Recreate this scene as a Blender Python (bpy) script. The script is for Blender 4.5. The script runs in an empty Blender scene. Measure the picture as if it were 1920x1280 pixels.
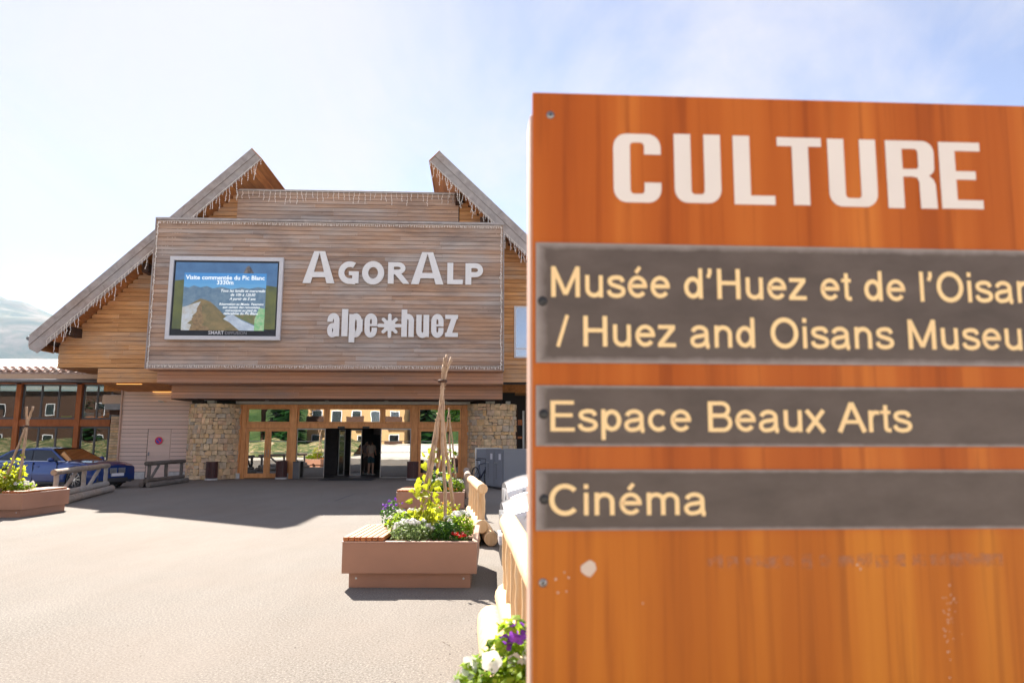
import bpy, math, random
from mathutils import Vector, Matrix
R_ = math.radians
D = bpy.data
SC = bpy.context.scene
COL = SC.collection
# ------------------------------------------------------------------ camera
F_PX, PITCH, EYE = 1300.0, R_(8.24), Vector((0, 0, 1.6))
cam_d = D.cameras.new('camera'); cam = D.objects.new('camera', cam_d); COL.objects.link(cam)
SC.camera = cam
cam.location = EYE; cam.rotation_euler = (R_(90) + PITCH, 0, 0)
cam_d.sensor_width = 36; cam_d.lens = F_PX / 1920 * 36
cam_d.clip_start = 0.05; cam_d.clip_end = 20000
cam_d.dof.use_dof = True; cam_d.dof.focus_distance = 24; cam_d.dof.aperture_fstop = 4.0
# ------------------------------------------------------------------ sun, sky, exposure
SUN_AZ, SUN_EL = R_(-24.5), R_(41.0)     # azimuth from +Y towards +X
sun_d = D.lights.new('sun', 'SUN'); sun_d.energy = 4.6; sun_d.angle = R_(0.55); sun_d.color = (1, .93, .84)
sun = D.objects.new('sun', sun_d); COL.objects.link(sun)
sdir = Vector((math.sin(SUN_AZ) * math.cos(SUN_EL), math.cos(SUN_AZ) * math.cos(SUN_EL), math.sin(SUN_EL)))
sun.rotation_euler = sdir.to_track_quat('Z', 'Y').to_euler()
sun.location = (-8, 20, 30)
W = D.worlds.new('World'); SC.world = W; W.use_nodes = True
nt = W.node_tree; nt.nodes.clear()
def wn(t, **k):
    n = nt.nodes.new(t)
    for a, b in k.items(): setattr(n, a, b)
    return n
sky = wn('ShaderNodeTexSky', sky_type='NISHITA', sun_disc=False, sun_elevation=SUN_EL, sun_rotation=SUN_AZ)
sky.altitude = 1800; sky.air_density = .8; sky.dust_density = .6; sky.ozone_density = 2.2
tc = wn('ShaderNodeTexCoord')
sep = wn('ShaderNodeSeparateXYZ'); nt.links.new(tc.outputs['Generated'], sep.inputs[0])
zc = wn('ShaderNodeMath', operation='MAXIMUM'); nt.links.new(sep.outputs['Z'], zc.inputs[0]); zc.inputs[1].default_value = .06
zadd = wn('ShaderNodeMath', operation='ADD'); nt.links.new(zc.outputs[0], zadd.inputs[0]); zadd.inputs[1].default_value = .15
dx = wn('ShaderNodeMath', operation='DIVIDE'); nt.links.new(sep.outputs['X'], dx.inputs[0]); nt.links.new(zadd.outputs[0], dx.inputs[1])
dy = wn('ShaderNodeMath', operation='DIVIDE'); nt.links.new(sep.outputs['Y'], dy.inputs[0]); nt.links.new(zadd.outputs[0], dy.inputs[1])
cmb = wn('ShaderNodeCombineXYZ'); nt.links.new(dx.outputs[0], cmb.inputs[0]); nt.links.new(dy.outputs[0], cmb.inputs[1])
mp = wn('ShaderNodeMapping'); mp.inputs['Rotation'].default_value = (0, 0, .5); mp.inputs['Scale'].default_value = (1.0, .55, 1); nt.links.new(cmb.outputs[0], mp.inputs[0])
cn = wn('ShaderNodeTexNoise'); cn.inputs['Scale'].default_value = 1.5; cn.inputs['Detail'].default_value = 9; cn.inputs['Roughness'].default_value = .6; cn.inputs['Distortion'].default_value = .5
nt.links.new(mp.outputs[0], cn.inputs['Vector'])
cr = wn('ShaderNodeValToRGB'); cr.color_ramp.elements[0].position = .40; cr.color_ramp.elements[1].position = .62
cr.color_ramp.elements[0].color = (.14, .14, .14, 1); cr.color_ramp.elements[1].color = (.985, .985, .985, 1)
nt.links.new(cn.outputs['Fac'], cr.inputs[0])
# thin cloud is brighter towards the sun
cl = wn('ShaderNodeMix', data_type='RGBA', blend_type='MIX'); 
thin = wn('ShaderNodeVectorMath', operation='MULTIPLY'); thin.inputs[1].default_value = (.86, .68, .62); nt.links.new(sky.outputs[0], thin.inputs[0])
nt.links.new(cr.outputs[0], cl.inputs['Factor']); nt.links.new(thin.outputs[0], cl.inputs['A'])
lum = wn('ShaderNodeRGBToBW'); nt.links.new(sky.outputs[0], lum.inputs[0])
lm = wn('ShaderNodeMath', operation='MULTIPLY_ADD'); nt.links.new(lum.outputs[0], lm.inputs[0]); lm.inputs[1].default_value = .0; lm.inputs[2].default_value = 2.45
tint = wn('ShaderNodeVectorMath', operation='SCALE'); tint.inputs[0].default_value = (.985, .94, 1.0); nt.links.new(lm.outputs[0], tint.inputs['Scale'])
nt.links.new(tint.outputs[0], cl.inputs['B'])
bg = wn('ShaderNodeBackground'); bg.inputs['Strength'].default_value = .09
nt.links.new(cl.outputs['Result'], bg.inputs['Color'])
wo = wn('ShaderNodeOutputWorld'); nt.links.new(bg.outputs[0], wo.inputs[0])
SC.view_settings.view_transform = 'Standard'; SC.view_settings.look = 'None'
SC.view_settings.gamma = 1; SC.view_settings.use_curve_mapping = False
SC.view_settings.exposure = 1.97
SC.cycles.max_bounces = 8; SC.cycles.diffuse_bounces = 4; SC.cycles.glossy_bounces = 4; SC.cycles.transparent_max_bounces = 12
SC.cycles.transmission_bounces = 6; SC.cycles.volume_bounces = 0
SC.cycles.use_denoising = True
SC.cycles.sample_clamp_indirect = 8

# ------------------------------------------------------------------ measuring: a pixel of the photo -> a place
CF = Vector((0, math.cos(PITCH), math.sin(PITCH))); CU = Vector((0, -math.sin(PITCH), math.cos(PITCH))); CX = Vector((1, 0, 0))
def ray(px, py): return CF * F_PX + CX * (px - 960) + CU * (640 - py)
def on(px, py, n, p0):
    d = ray(px, py); return EYE + d * (((p0 - EYE).dot(n)) / d.dot(n))
def G(px, py, z=0.0): return on(px, py, Vector((0, 0, 1)), Vector((0, 0, z)))
def atY(px, py, y): return on(px, py, Vector((0, 1, 0)), Vector((0, y, 0)))
B_YAW = R_(3.0); B0 = Vector((-7.4, 31.4, 0))
BX = Vector((math.cos(B_YAW), math.sin(B_YAW), 0)); BY = Vector((-math.sin(B_YAW), math.cos(B_YAW), 0))
def L(px, py, ly):
    p = on(px, py, BY, B0 + BY * ly) - B0; return p.dot(BX), p.z
def toB(p): q = p - B0; return Vector((q.dot(BX), q.dot(BY), q.z))
def fromB(x, y, z=0): return B0 + BX * x + BY * y + Vector((0, 0, z))

# ------------------------------------------------------------------ object helpers
def link(o): COL.objects.link(o); return o
def thing(name, label, cat, loc=(0, 0, 0), rotz=0, group=None):
    o = link(D.objects.new(name, None)); o.location = loc; o.rotation_euler = (0, 0, rotz); o.empty_display_size = .2
    o['label'] = label; o['category'] = cat
    if group: o['group'] = group
    return o
def tag(o, label, cat, group=None):
    o['label'] = label; o['category'] = cat
    if group: o['group'] = group
    return o
def kids(o): return [c for c in D.objects if c.parent == o]
def dup(root, label=None, loc=None, rotz=None):
    def cp(o, par):
        c = o.copy(); link(c); c.parent = par
        for ch in list(o.children): cp(ch, c)
        return c
    r = cp(root, None)
    if label: r['label'] = label
    if loc is not None: r.location = loc
    if rotz is not None: r.rotation_euler = (0, 0, rotz)
    return r
class MB:
    def __init__(s): s.v = []; s.f = []; s.mi = []
    def add(s, vs, fs, mi=0):
        b = len(s.v); s.v += [tuple(v) for v in vs]; s.f += [tuple(i + b for i in f) for f in fs]; s.mi += [mi] * len(fs); return s
    def box(s, x0, x1, y0, y1, z0, z1, mi=0):
        return s.add([(x0, y0, z0), (x1, y0, z0), (x1, y1, z0), (x0, y1, z0), (x0, y0, z1), (x1, y0, z1), (x1, y1, z1), (x0, y1, z1)],
                     [(0, 3, 2, 1), (4, 5, 6, 7), (0, 1, 5, 4), (1, 2, 6, 5), (2, 3, 7, 6), (3, 0, 4, 7)], mi)
    def prism(s, poly, a0, a1, axis='y', mi=0):
        """poly: 2-D outline (counter-clockwise seen from -axis for y), swept from a0 to a1."""
        def m(p, a): return {'y': (p[0], a, p[1]), 'z': (p[0], p[1], a), 'x': (a, p[0], p[1])}[axis]
        n = len(poly); vs = [m(p, a0) for p in poly] + [m(p, a1) for p in poly]
        fs = [tuple(range(n)), tuple(range(2 * n - 1, n - 1, -1))] + [(i, i + n, (i + 1) % n + n, (i + 1) % n) for i in range(n)]
        return s.add(vs, fs, mi)
    def tube(s, pts, r, n=8, cap=True, mi=0):
        pts = [Vector(p) for p in pts]; rs = r if isinstance(r, (list, tuple)) else [r] * len(pts)
        up = None; rings = []
        for i, p in enumerate(pts):
            t = (pts[min(i + 1, len(pts) - 1)] - pts[max(i - 1, 0)]).normalized()
            if up is None: up = t.orthogonal().normalized()
            up = (up - t * up.dot(t)).normalized(); q = t.cross(up)
            rings.append([p + (up * math.cos(2 * math.pi * k / n) + q * math.sin(2 * math.pi * k / n)) * rs[i] for k in range(n)])
        vs = [v for rg in rings for v in rg]; fs = []
        for i in range(len(pts) - 1):
            for k in range(n):
                fs.append((i * n + k, i * n + (k + 1) % n, (i + 1) * n + (k + 1) % n, (i + 1) * n + k))
        if cap: fs += [tuple(range(n - 1, -1, -1)), tuple((len(pts) - 1) * n + k for k in range(n))]
        return s.add(vs, fs, mi)
    def lathe(s, prof, n=16, c=(0, 0, 0), axis='z', mi=0):
        vs = []; m = len(prof)
        for k in range(n):
            a = 2 * math.pi * k / n
            for r, h in prof:
                x, y = r * math.cos(a), r * math.sin(a)
                vs.append({'z': (c[0] + x, c[1] + y, c[2] + h), 'y': (c[0] + x, c[1] + h, c[2] + y), 'x': (c[0] + h, c[1] + x, c[2] + y)}[axis])
        fs = []
        for k in range(n):
            for j in range(m - 1):
                fs.append((k * m + j, ((k + 1) % n) * m + j, ((k + 1) % n) * m + j + 1, k * m + j + 1))
        return s.add(vs, fs, mi)
    def build(s, name, mat, parent=None, smooth=False, kind=None, bevel=0, label=None):
        me = D.meshes.new(name); me.from_pydata(s.v, [], s.f)
        mats = mat if isinstance(mat, (list, tuple)) else [mat]
        for m in mats: me.materials.append(m)
        if len(mats) > 1: me.polygons.foreach_set('material_index', s.mi)
        if smooth: me.polygons.foreach_set('use_smooth', [True] * len(s.f))
        me.update()
        o = link(D.objects.new(name, me))
        if parent is not None: o.parent = parent
        if kind: o['kind'] = kind
        if label: o['label'] = label
        if bevel:
            b = o.modifiers.new('bevel', 'BEVEL'); b.width = bevel; b.segments = 2; b.limit_method = 'ANGLE'; b.angle_limit = R_(50)
        return o
def recalc(o):
    import bmesh
    bm = bmesh.new(); bm.from_mesh(o.data); bmesh.ops.recalc_face_normals(bm, faces=bm.faces[:]); bm.to_mesh(o.data); bm.free(); return o
def smooth_angle(o, deg=40):
    import bmesh
    bm = bmesh.new(); bm.from_mesh(o.data)
    bmesh.ops.remove_doubles(bm, verts=bm.verts[:], dist=1e-5)
    for e in bm.edges:
        e.smooth = not (len(e.link_faces) == 2 and e.calc_face_angle(0) > R_(deg))
    for f in bm.faces: f.smooth = True
    bm.to_mesh(o.data); bm.free(); return o

# ------------------------------------------------------------------ materials
def ramp(nt, els, src=None):
    r = nt.nodes.new('ShaderNodeValToRGB'); e = r.color_ramp.elements
    while len(e) > 1: e.remove(e[-1])
    e[0].position = els[0][0]; e[0].color = (*els[0][1], 1)
    for p, c in els[1:]:
        q = e.new(p); q.color = (*c, 1)
    if src is not None: nt.links.new(src, r.inputs[0])
    return r
class Mat:
    def __init__(s, name, rough=.6, color=None, metal=0, spec=.5):
        s.m = D.materials.new(name); s.m.use_nodes = True; s.nt = s.m.node_tree; s.b = s.nt.nodes['Principled BSDF']
        s.b.inputs['Roughness'].default_value = rough; s.b.inputs['Metallic'].default_value = metal
        s.b.inputs['Specular IOR Level'].default_value = spec
        if color: s.b.inputs['Base Color'].default_value = (*color, 1)
    def n(s, t, **k):
        x = s.nt.nodes.new(t)
        for a, b in k.items(): setattr(x, a, b)
        return x
    def l(s, a, b): s.nt.links.new(a, b)
    def coords(s, scale=(1, 1, 1), rnd=0, kind='Object'):
        t = s.n('ShaderNodeTexCoord'); v = t.outputs[kind]
        if rnd:
            oi = s.n('ShaderNodeObjectInfo'); mm = s.n('ShaderNodeMath', operation='MULTIPLY'); mm.inputs[1].default_value = rnd
            s.l(oi.outputs['Random'], mm.inputs[0]); ad = s.n('ShaderNodeVectorMath', operation='ADD'); s.l(v, ad.inputs[0]); s.l(mm.outputs[0], ad.inputs[1]); v = ad.outputs[0]
        mp = s.n('ShaderNodeMapping'); mp.inputs['Scale'].default_value = scale; s.l(v, mp.inputs[0]); return mp.outputs[0]
    def noise(s, vec, scale, detail=5, rough=.55, dist=0):
        x = s.n('ShaderNodeTexNoise'); x.inputs['Scale'].default_value = scale; x.inputs['Detail'].default_value = detail
        x.inputs['Roughness'].default_value = rough; x.inputs['Distortion'].default_value = dist; s.l(vec, x.inputs['Vector']); return x.outputs['Fac']
    def mix(s, f, a, b, mode='MIX'):
        x = s.n('ShaderNodeMix', data_type='RGBA', blend_type=mode)
        for sock, v in (('Factor', f), ('A', a), ('B', b)):
            if isinstance(v, (int, float)): x.inputs[sock].default_value = v
            elif isinstance(v, tuple): x.inputs[sock].default_value = (*v, 1)
            else: s.l(v, x.inputs[sock])
        return x.outputs['Result']
    def base(s, c): s.l(c, s.b.inputs['Base Color']); return s
    def bump(s, h, strength=.3, dist=.01):
        b = s.n('ShaderNodeBump'); b.inputs['Strength'].default_value = strength; b.inputs['Distance'].default_value = dist
        s.l(h, b.inputs['Height']); s.l(b.outputs[0], s.b.inputs['Normal']); return s
    def rnd(s): return s.n('ShaderNodeObjectInfo').outputs['Random']
def plain(name, color, rough=.5, metal=0, var=.15, scale=6, spec=.5, bump=0):
    m = Mat(name, rough, metal=metal, spec=spec); v = m.coords(rnd=9); f = m.noise(v, scale, 6)
    d = tuple(c * (1 - var) for c in color); u = tuple(min(1, c * (1 + var)) for c in color)
    m.base(ramp(m.nt, [(.3, d), (.7, u)], f).outputs[0])
    r = m.n('ShaderNodeMapRange'); r.inputs['To Min'].default_value = rough * .8; r.inputs['To Max'].default_value = min(1, rough * 1.2); m.l(f, r.inputs[0]); m.l(r.outputs[0], m.b.inputs['Roughness'])
    if bump: m.bump(m.noise(v, scale * 12, 4), bump, .01)
    return m.m
def wood(name, pale, dark, grain=(1, 1, 12), scale=2.5, grey=None, greyamt=.5, tone=.35, rough=.75, stain=0, greyscale=.35, knots=True):
    """grain: coordinate scales (the grain runs along the axis with the smallest one); each object gets its own tone."""
    m = Mat(name, rough, spec=.25); v = m.coords(grain, rnd=40); g = m.noise(v, scale, 8, .65, .6)
    c = ramp(m.nt, [(.28, dark), (.52, tuple((a + b) / 2 for a, b in zip(pale, dark))), (.74, pale)], g).outputs[0]
    if grey:
        w = m.coords((1, 1, 2.2)); gf = m.noise(w, greyscale, 5, .6)
        ad = m.n('ShaderNodeMath', operation='MULTIPLY_ADD'); m.l(m.rnd(), ad.inputs[0]); ad.inputs[1].default_value = tone; m.l(gf, ad.inputs[2])
        fr = ramp(m.nt, [(.42 + (.5 - greyamt) * .5, (0, 0, 0)), (.78 + (.5 - greyamt) * .5, (1, 1, 1))], ad.outputs[0]).outputs[0]
        g2 = ramp(m.nt, [(.3, tuple(x * .62 for x in grey)), (.7, grey)], g).outputs[0]
        c = m.mix(fr, c, g2)
    vr = m.n('ShaderNodeMapRange'); vr.inputs['To Min'].default_value = 1 - tone * .8; vr.inputs['To Max'].default_value = 1 + tone * .6; m.l(m.rnd(), vr.inputs[0])
    hs = m.n('ShaderNodeHueSaturation'); m.l(vr.outputs[0], hs.inputs['Value']); m.l(c, hs.inputs['Color']); c = hs.outputs[0]
    if stain:
        w = m.coords((.35, 1, 1.4)); sf = m.noise(w, .8, 6, .65, .5)
        c = m.mix(ramp(m.nt, [(.5, (0, 0, 0)), (.72, (stain,) * 3)], sf).outputs[0], c, (.07, .065, .075))
    if knots:
        k = m.coords((1.2, 1.2, 3), rnd=17); vo = m.n('ShaderNodeTexVoronoi'); vo.inputs['Scale'].default_value = 1.3; m.l(k, vo.inputs['Vector'])
        kf = ramp(m.nt, [(.025, (.75, .75, .75)), (.06, (0, 0, 0))], vo.outputs['Distance']).outputs[0]
        c = m.mix(kf, c, tuple(x * .3 for x in dark))
    m.base(c); m.bump(g, .35, .008); return m.m
M = {}
M['box_wood'] = wood('weathered_larch', (.80, .50, .32), (.38, .21, .13), (.30, 1, 9), 2.2, (.56, .47, .42), .54, .18, stain=.5, greyscale=.28)
M['gable_wood'] = wood('golden_larch', (.88, .48, .20), (.46, .20, .075), (.4, 1, 9), 2.2, (.55, .42, .32), .25, .2)
M['rake_wood'] = wood('grey_rake_wood', (0.529, 0.414, 0.356), (0.276, 0.207, 0.172), (1, 1, 1), 3, (0.529, 0.483, 0.471), .7, .15)
M['soffit_wood'] = wood('orange_soffit_wood', (.66, .29, .09), (.36, .13, .04), (3, .3, 3), 3, None, tone=.3)
M['fascia_wood'] = wood('fascia_wood', (0.756, 0.419, 0.27), (0.513, 0.27, 0.176), (.15, 1, 9), 1.6, (0.486, 0.378, 0.351), .3, .12, knots=False)
M['frame_wood'] = wood('larch_frame_wood', (.88, .42, .16), (.60, .24, .08), (2, 2, .5), 4, None, tone=.12, rough=.5)
M['wing_wood'] = wood('red_cedar_frame', (0.504, 0.156, 0.042), (0.312, 0.09, 0.024), (2, 2, .5), 4, None, tone=.12, rough=.5)
M['siding'] = wood('taupe_siding', (.80, .60, .50), (.68, .50, .42), (.2, 1, 8), 1.5, None, tone=.09, rough=.6, knots=False)
M['log'] = wood('bleached_log', (.56, .40, .27), (.32, .21, .13), (1, 1, 1), 5, (.42, .38, .34), .55, .2, knots=True)
M['log_fresh'] = wood('pale_debarked_log', (.84, .62, .38), (.62, .38, .18), (8, 8, .8), 3, None, tone=.15)
M['log_grey'] = wood('old_grey_log', (.20, .15, .11), (.09, .065, .05), (1, 1, 1), 5, (.22, .20, .18), .6, .15)
M['pole'] = wood('peeled_pole_bark', (0.69, 0.483, 0.31), (0.253, 0.149, 0.092), (6, 6, 2), 3, None, tone=.1)
M['slat'] = wood('bench_slat_wood', (.55, .21, .075), (.33, .10, .035), (8, .6, 8), 3, None, tone=.18, rough=.5)
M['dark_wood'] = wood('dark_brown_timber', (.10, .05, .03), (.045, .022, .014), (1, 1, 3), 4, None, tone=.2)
M['bin'] = plain('dark_brown_slats', (.075, .022, .018), .45, var=.3)
M['concrete'] = plain('pale_concrete', (.55, .53, .5), .85, var=.15, scale=9, bump=.2)
M['white_beam'] = plain('off_white_beam', (.5, .48, .43), .7, var=.1)
M['letter'] = plain('white_lacquer', (0.9, 0.882, 0.877), .45, var=.03)
M['frame_white'] = plain('white_aluminium', (.70, .69, .72), .35, var=.04)
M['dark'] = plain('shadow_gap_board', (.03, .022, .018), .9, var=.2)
M['anthracite'] = plain('anthracite_aluminium', (.10, .10, .105), .4, var=.1)
M['grey_metal'] = plain('grey_locker_paint', (.215, .225, .25), .45, var=.05, scale=2)
M['gutter'] = plain('zinc_gutter', (.20, .20, .205), .4, metal=.6, var=.15)
M['tan'] = plain('tan_fascia_paint', (0.546, 0.377, 0.26), .6, var=.06)
M['planter'] = plain('brown_coated_steel', (.40, .20, .125), .42, var=.09, scale=2)
M['planter_rim'] = plain('planter_rim_steel', (0.546, 0.338, 0.247), .35, var=.08)
M['soil'] = plain('bark_mulch', (.22, .085, .04), .95, var=.6, scale=40, bump=.9)
M['black'] = plain('black_plastic', (.018, .018, .02), .4, var=.2)
M['rubber'] = plain('tyre_rubber', (.02, .02, .021), .8, var=.2)
M['chrome'] = plain('alloy', (.6, .6, .62), .25, metal=1, var=.05)
M['silver'] = plain('silver_trim', (.55, .56, .58), .3, metal=.7, var=.05)
M['bulb'] = plain('white_cable_and_bulbs', (0.896, 0.829, 0.762), .5, var=.1)
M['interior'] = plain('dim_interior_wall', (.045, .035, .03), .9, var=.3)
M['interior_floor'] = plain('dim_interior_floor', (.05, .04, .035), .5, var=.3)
M['stone_mortar'] = plain('dark_mortar', (.22, .18, .14), .95, var=.25, scale=20)
M['orange_wall'] = plain('ochre_render', (.50, .32, .15), .85, var=.06)
M['white_wall'] = plain('white_render', (.75, .73, .7), .85, var=.05)
M['green_sign'] = plain('lime_green_board', (.25, .5, .08), .6, var=.05)
M['blue_board'] = plain('pale_blue_board', (.33, .47, .55), .6, var=.05)
M['orange_board'] = plain('orange_board', (.65, .2, .06), .6, var=.05)
M['screen_dark'] = plain('screen_bezel', (.02, .02, .025), .3, var=.05)
M['steel'] = plain('screw_steel', (.30, .30, .31), .35, metal=.9, var=.2)
M['edge'] = plain('pinkish_sign_edge', (.55, .36, .28), .5, var=.06)
def car_paint(name, c, metal=.3):
    m = Mat(name, .28, metal=metal); m.b.inputs['Coat Weight'].default_value = 1; m.b.inputs['Coat Roughness'].default_value = .04
    v = m.coords(); f = m.noise(v, 300, 2); m.base(ramp(m.nt, [(.3, tuple(x * .85 for x in c)), (.7, tuple(min(1, x * 1.12) for x in c))], f).outputs[0]); return m.m
M['blue_paint'] = car_paint('blue_car_paint', (.002, .036, .20), .5)
M['hood_paint'] = car_paint('dark_violet_bonnet_paint', (.05, .018, .06), .3)
M['white_paint'] = car_paint('white_car_paint', (.72, .73, .76), .0)
def glass(name, refl=.22, tint=(.72, .78, .76)):
    m = Mat(name); nt_ = m.nt; nt_.nodes.remove(m.b)
    gl = m.n('ShaderNodeBsdfGlossy'); gl.inputs['Roughness'].default_value = .004; gl.inputs['Color'].default_value = (.95, .95, .95, 1)
    v = m.coords((1, 1, 1), rnd=11); nz = m.noise(v, .9, 2, .5); bp = m.n('ShaderNodeBump'); bp.inputs['Strength'].default_value = .05; bp.inputs['Distance'].default_value = .02; m.l(nz, bp.inputs['Height']); m.l(bp.outputs[0], gl.inputs['Normal'])
    tr = m.n('ShaderNodeBsdfTransparent'); tr.inputs['Color'].default_value = (*tint, 1)
    fr = m.n('ShaderNodeFresnel'); fr.inputs['IOR'].default_value = 1.5
    ad = m.n('ShaderNodeMath', operation='ADD', use_clamp=True); ad.inputs[1].default_value = refl; m.l(fr.outputs[0], ad.inputs[0])
    mx = m.n('ShaderNodeMixShader'); m.l(ad.outputs[0], mx.inputs[0]); m.l(tr.outputs[0], mx.inputs[1]); m.l(gl.outputs[0], mx.inputs[2])
    m.l(mx.outputs[0], nt_.nodes['Material Output'].inputs[0]); return m.m
M['glass'] = glass('window_glass', .10)
M['glass_door'] = glass('coated_door_glass', .42, (.5, .55, .53))
M['glass_dark'] = glass('tinted_car_glass', .03, (.06, .07, .08))
def leafmat(name, a, b, trans=.5):
    m = Mat(name, .5, spec=.3); v = m.coords(); f = m.noise(v, 22, 4, .7); c = ramp(m.nt, [(.30, tuple(x * .45 for x in a) if max(a) < .6 else a), (.45, a), (.66, b)], f).outputs[0]; m.base(c)
    t = m.n('ShaderNodeBsdfTranslucent'); m.l(c, t.inputs['Color']); mx = m.n('ShaderNodeMixShader'); mx.inputs[0].default_value = trans
    m.l(m.b.outputs[0], mx.inputs[1]); m.l(t.outputs[0], mx.inputs[2]); m.l(mx.outputs[0], m.nt.nodes['Material Output'].inputs[0]); return m.m
M['leaf_lime'] = leafmat('lime_leaf', (.20, .34, .02), (.42, .50, .03), .55)
M['leaf_green'] = leafmat('mid_green_leaf', (.05, .14, .015), (.13, .26, .03), .45)
M['leaf_pale'] = leafmat('pale_green_leaf', (.22, .32, .10), (.40, .46, .20), .5)
M['leaf_dark'] = leafmat('dark_green_leaf', (.012, .05, .012), (.035, .11, .02), .3)
M['leaf_yellow'] = leafmat('yellow_green_leaf', (.40, .46, .02), (.62, .60, .05), .6)
M['petal_white'] = leafmat('white_petal', (.75, .73, .70), (.85, .84, .82), .35)
M['petal_red'] = leafmat('red_petal', (.55, .02, .015), (.7, .05, .02), .35)
M['petal_orange'] = leafmat('orange_petal', (.75, .20, .02), (.85, .32, .04), .35)
M['petal_violet'] = leafmat('violet_petal', (.22, .05, .50), (.42, .10, .75), .35)
# asphalt
m = Mat('pale_worn_asphalt', .9, spec=.2); v = m.coords()
f1 = m.noise(v, 55, 6, .8); f2 = m.noise(v, .22, 5, .6); f3 = m.noise(v, 28, 3, .6)
c = ramp(m.nt, [(.36, (.042, .037, .032)), (.46, (.145, .129, .110)), (.55, (.210, .188, .162)), (.66, (.42, .38, .33))], f1).outputs[0]
c = m.mix(ramp(m.nt, [(.4, (0, 0, 0)), (.7, (.8, .8, .8))], f2).outputs[0], c, (.185, .148, .118))
f4 = m.noise(m.coords((1, .35, 1)), .9, 7, .7)
c = m.mix(ramp(m.nt, [(.35, (.0, .0, .0)), (.75, (.28, .28, .28))], f4).outputs[0], c, (.30, .27, .24))
vo = m.n('ShaderNodeTexVoronoi'); vo.inputs['Scale'].default_value = 5; m.l(v, vo.inputs['Vector'])
c = m.mix(ramp(m.nt, [(.02, (.8, .8, .8)), (.045, (0, 0, 0))], vo.outputs['Distance']).outputs[0], c, (.10, .09, .08))
m.base(c); mh = m.n('ShaderNodeMath', operation='MULTIPLY_ADD'); m.l(f3, mh.inputs[0]); mh.inputs[1].default_value = .5; m.l(f1, mh.inputs[2]); m.bump(mh.outputs[0], .55, .012)
M['asphalt'] = m.m
# stone
m = Mat('ochre_grey_gneiss', .85, spec=.25); v = m.coords(rnd=30)
hue = ramp(m.nt, [(0, (.88, .62, .36)), (.2, (.68, .55, .40)), (.38, (.90, .60, .31)), (.55, (.60, .54, .45)), (.7, (.84, .55, .35)), (.85, (.90, .70, .44)), (1, (.72, .50, .31))], m.rnd()).outputs[0]
f = m.noise(v, 3, 8, .65); c = m.mix(1.0, hue, ramp(m.nt, [(.3, (.55, .53, .5)), (.7, (1.2, 1.15, 1.1))], f).outputs[0], 'MULTIPLY'); m.base(c); m.bump(m.noise(v, 9, 8, .7), .8, .03); M['stone'] = m.m
# laminate of the big sign: vertical cherry veneer bands
m = Mat('cherry_laminate', .38, spec=.14); v = m.coords((1, 1, .05))
f = m.noise(v, 9, 4, .5, .4); f2 = m.noise(m.coords((1, 1, .03)), 38, 5, .6, .3); f3 = m.noise(m.coords((1, 1, .35)), 2.2, 3)
c = ramp(m.nt, [(.28, (.31, .068, .012)), (.43, (.40, .092, .014)), (.58, (.465, .118, .019)), (.74, (.56, .17, .03))], f).outputs[0]
c = m.mix(ramp(m.nt, [(.36, (.5, .5, .5)), (.50, (0, 0, 0))], f2).outputs[0], c, (.24, .05, .010))
zz = m.n('ShaderNodeSeparateXYZ'); m.l(m.n('ShaderNodeTexCoord').outputs['Object'], zz.inputs[0])
low = m.n('ShaderNodeMapRange'); low.inputs['From Min'].default_value = -.76; low.inputs['From Max'].default_value = -.79; m.l(zz.outputs['Z'], low.inputs[0])
c = m.mix(low.outputs[0], c, m.mix(1.0, c, (1.10, 1.30, .8), 'MULTIPLY'))
m.base(c); m.b.inputs['Coat Weight'].default_value = .04; m.b.inputs['Coat Roughness'].default_value = .15; m.bump(f2, .05, .002)
M['laminate'] = m.m
# worn plates of the sign
m = Mat('worn_taupe_plate', .5, spec=.4); tcx = m.n('ShaderNodeTexCoord'); sp = m.n('ShaderNodeSeparateXYZ'); m.l(tcx.outputs['Generated'], sp.inputs[0])
nz = m.noise(m.coords(), 30, 6, .7)
def edge(sock, w):
    a = m.n('ShaderNodeMath', operation='SUBTRACT'); m.l(sock, a.inputs[0]); a.inputs[1].default_value = .5
    b = m.n('ShaderNodeMath', operation='ABSOLUTE'); m.l(a.outputs[0], b.inputs[0])
    d_ = m.n('ShaderNodeMath', operation='MULTIPLY_ADD'); m.l(nz, d_.inputs[0]); d_.inputs[1].default_value = w * 1.2; m.l(b.outputs[0], d_.inputs[2])
    r = m.n('ShaderNodeMapRange'); r.inputs['From Min'].default_value = .5 - w + w * .5; r.inputs['From Max'].default_value = .5 + w * .55; m.l(d_.outputs[0], r.inputs[0]); return r.outputs[0]
e1 = edge(sp.outputs['Z'], .055); e2 = edge(sp.outputs['X'], .018); mxn = m.n('ShaderNodeMath', operation='MAXIMUM'); m.l(e1, mxn.inputs[0]); m.l(e2, mxn.inputs[1])
c = ramp(m.nt, [(.3, (.075, .056, .048)), (.7, (.12, .092, .08))], m.noise(m.coords((1, 1, 2)), 8, 6, .6)).outputs[0]
c = m.mix(mxn.outputs[0], c, (.30, .26, .245)); m.base(c); M['plate'] = m.m
M['cream'] = plain('cream_vinyl', (.93, .66, .33), .5, var=.04)
M['white_vinyl'] = plain('white_vinyl', (.74, .68, .64), .5, var=.03)
M['scuff'] = plain('pale_scuff', (.62, .50, .42), .8, var=.15)

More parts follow.
